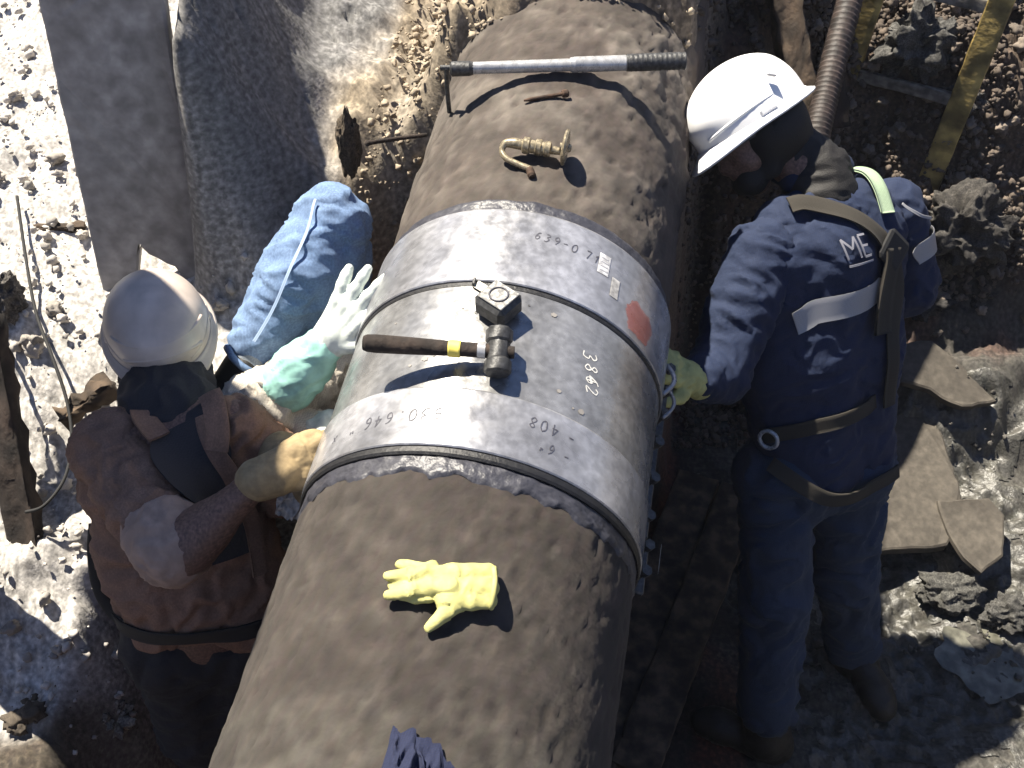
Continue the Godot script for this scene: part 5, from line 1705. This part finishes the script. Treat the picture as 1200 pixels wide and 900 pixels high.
func build_small_things() -> void:
	# yellow work glove laid flat on the dirty pipe
	var r := 0.315
	var n := (VX + UX * 0.02).normalized()
	var gb := [
		[Vector3(-0.033, 1.551, -0.843), Vector3(-0.085, 1.559, -0.835), 0.0144, 0.0151, n, 1.7], [Vector3(-0.033, 1.549, -0.82), Vector3(-0.089, 1.559, -0.814), 0.0144, 0.0158, n, 1.7], [Vector3(-0.035, 1.545, -0.8), Vector3(-0.091, 1.555, -0.797), 0.0130, 0.0151, n, 1.7],
		[Vector3(-0.085, 1.56, -0.834), Vector3(-0.127, 1.561, -0.833), 0.0137, 0.0115, n, 1.5], [Vector3(-0.089, 1.56, -0.813), Vector3(-0.123, 1.562, -0.814), 0.0144, 0.0115, n, 1.4],
		[Vector3(-0.116, 1.556, -0.848), Vector3(-0.159, 1.554, -0.854), 0.0095, 0.0078, n, 1.5], [Vector3(-0.115, 1.561, -0.835), Vector3(-0.142, 1.565, -0.832), 0.0103, 0.0100, n, 1.5], [Vector3(-0.142, 1.565, -0.832), Vector3(-0.177, 1.557, -0.833), 0.0100, 0.0073, n, 1.5],
		[Vector3(-0.121, 1.557, -0.823), Vector3(-0.145, 1.556, -0.822), 0.0103, 0.0095, n, 1.5], [Vector3(-0.145, 1.556, -0.822), Vector3(-0.17, 1.548, -0.823), 0.0095, 0.0070, n, 1.5], [Vector3(-0.114, 1.558, -0.809), Vector3(-0.139, 1.561, -0.807), 0.0103, 0.0100, n, 1.5], [Vector3(-0.139, 1.561, -0.807), Vector3(-0.174, 1.55, -0.807), 0.0100, 0.0078, n, 1.5],
		[Vector3(-0.117, 1.552, -0.804), Vector3(-0.156, 1.548, -0.801), 0.0095, 0.0073, n, 1.5],
		[Vector3(-0.068, 1.548, -0.801), Vector3(-0.092, 1.551, -0.78), 0.0122, 0.0112, n, 1.4], [Vector3(-0.092, 1.551, -0.78), Vector3(-0.116, 1.545, -0.756), 0.0108, 0.0076, n, 1.2],
	]
	var gl := thing("work_glove", Vector3(-0.085, 1.546, -0.822), "empty yellow work glove lying palm down on the mud-caked pipe", "glove")
	put("glove_body", soft_mesh(folded(soft(gb, 0.0024, 450.0), gb, 0.0035, 8.0, 0.7, 3.0)), M["glove_yellow"], gl)
	var hem := PackedVector3Array()
	for p in [Vector3(-0.026, 1.559, -0.844), Vector3(-0.024, 1.563, -0.822), Vector3(-0.026, 1.56, -0.801), Vector3(-0.029, 1.547, -0.789), Vector3(-0.028, 1.537, -0.799), Vector3(-0.026, 1.536, -0.825), Vector3(-0.025, 1.544, -0.851), Vector3(-0.026, 1.559, -0.844)]: hem.append(p)
	put("cuff_hem", tube(curve(Array(hem), 5), [0.0042], 8), M["glove_yellow"], gl)
	# navy rag at the near end of the pipe
	var nn := 70
	var v := PackedVector3Array()
	for j in nn:
		for i in nn:
			var u := float(i) / (nn - 1)
			var w := float(j) / (nn - 1)
			var p := Vector2(u, w)
			var rag := 0.05 * noise_a.get_noise_2d(u * 4.0, w * 4.0)
			var a := lerpf(1.55, 1.18, u + rag * 0.8)
			var t := lerpf(-0.30, -0.045, w - 0.18 * pow(maxf(u - 0.3, 0.0) / 0.7, 1.3) + rag)
			var edge := minf(minf(u, 1.0 - u), minf(w, 1.0 - w))
			var fold := 1.0 - absf(noise_b.get_noise_2d(u * 3.0 + w * 2.0, w * 2.6 - u * 2.0)) * 2.4
			var h := 0.004 + smoothstep(0.0, 0.18, edge) * (0.010 + 0.012 * maxf(fold, -0.1) + 0.006 * noise_a.get_noise_2d(u * 9.0, w * 9.0))
			v.append(on_pipe(t, a, PIPE_R + 0.012 + h))
	tag(put("rag", mesh_of(v, grid_idx(nn, nn)), M["rag"]), "crumpled navy blue rag on the near end of the pipe", "rag")
	# white cloth hanging below the left worker's gloves
	var cv := PackedVector3Array()
	var c00 := Vector3(-0.438, 1.259, -1.212)
	var c10 := Vector3(-0.359, 1.28, -1.205)
	var c01 := Vector3(-0.449, 1.203, -1.196)
	var c11 := Vector3(-0.395, 1.219, -1.169)
	for j in 26:
		for i in 26:
			var u := i / 25.0
			var w := j / 25.0
			var p: Vector3 = c00.lerp(c10, u).lerp(c01.lerp(c11, u), w)
			p += Vector3(0.3, 0.5, 0.8).normalized() * (0.012 * noise_a.get_noise_2d(u * 4.0, w * 3.0) + 0.006 * sin(u * 9.0 + w * 3.0))
			cv.append(p)
	for k in 676: cv.append(cv[k] - Vector3(0.1, 0.2, 0.3).normalized() * 0.002)
	var ci := grid_idx(26, 26)
	for e in grid_idx(26, 26, false, true): ci.append(e + 676)
	tag(put("white_cloth", mesh_of(cv, ci), M["white_cloth"]), "small bright white cloth tucked below the left worker's tan gloves", "cloth")
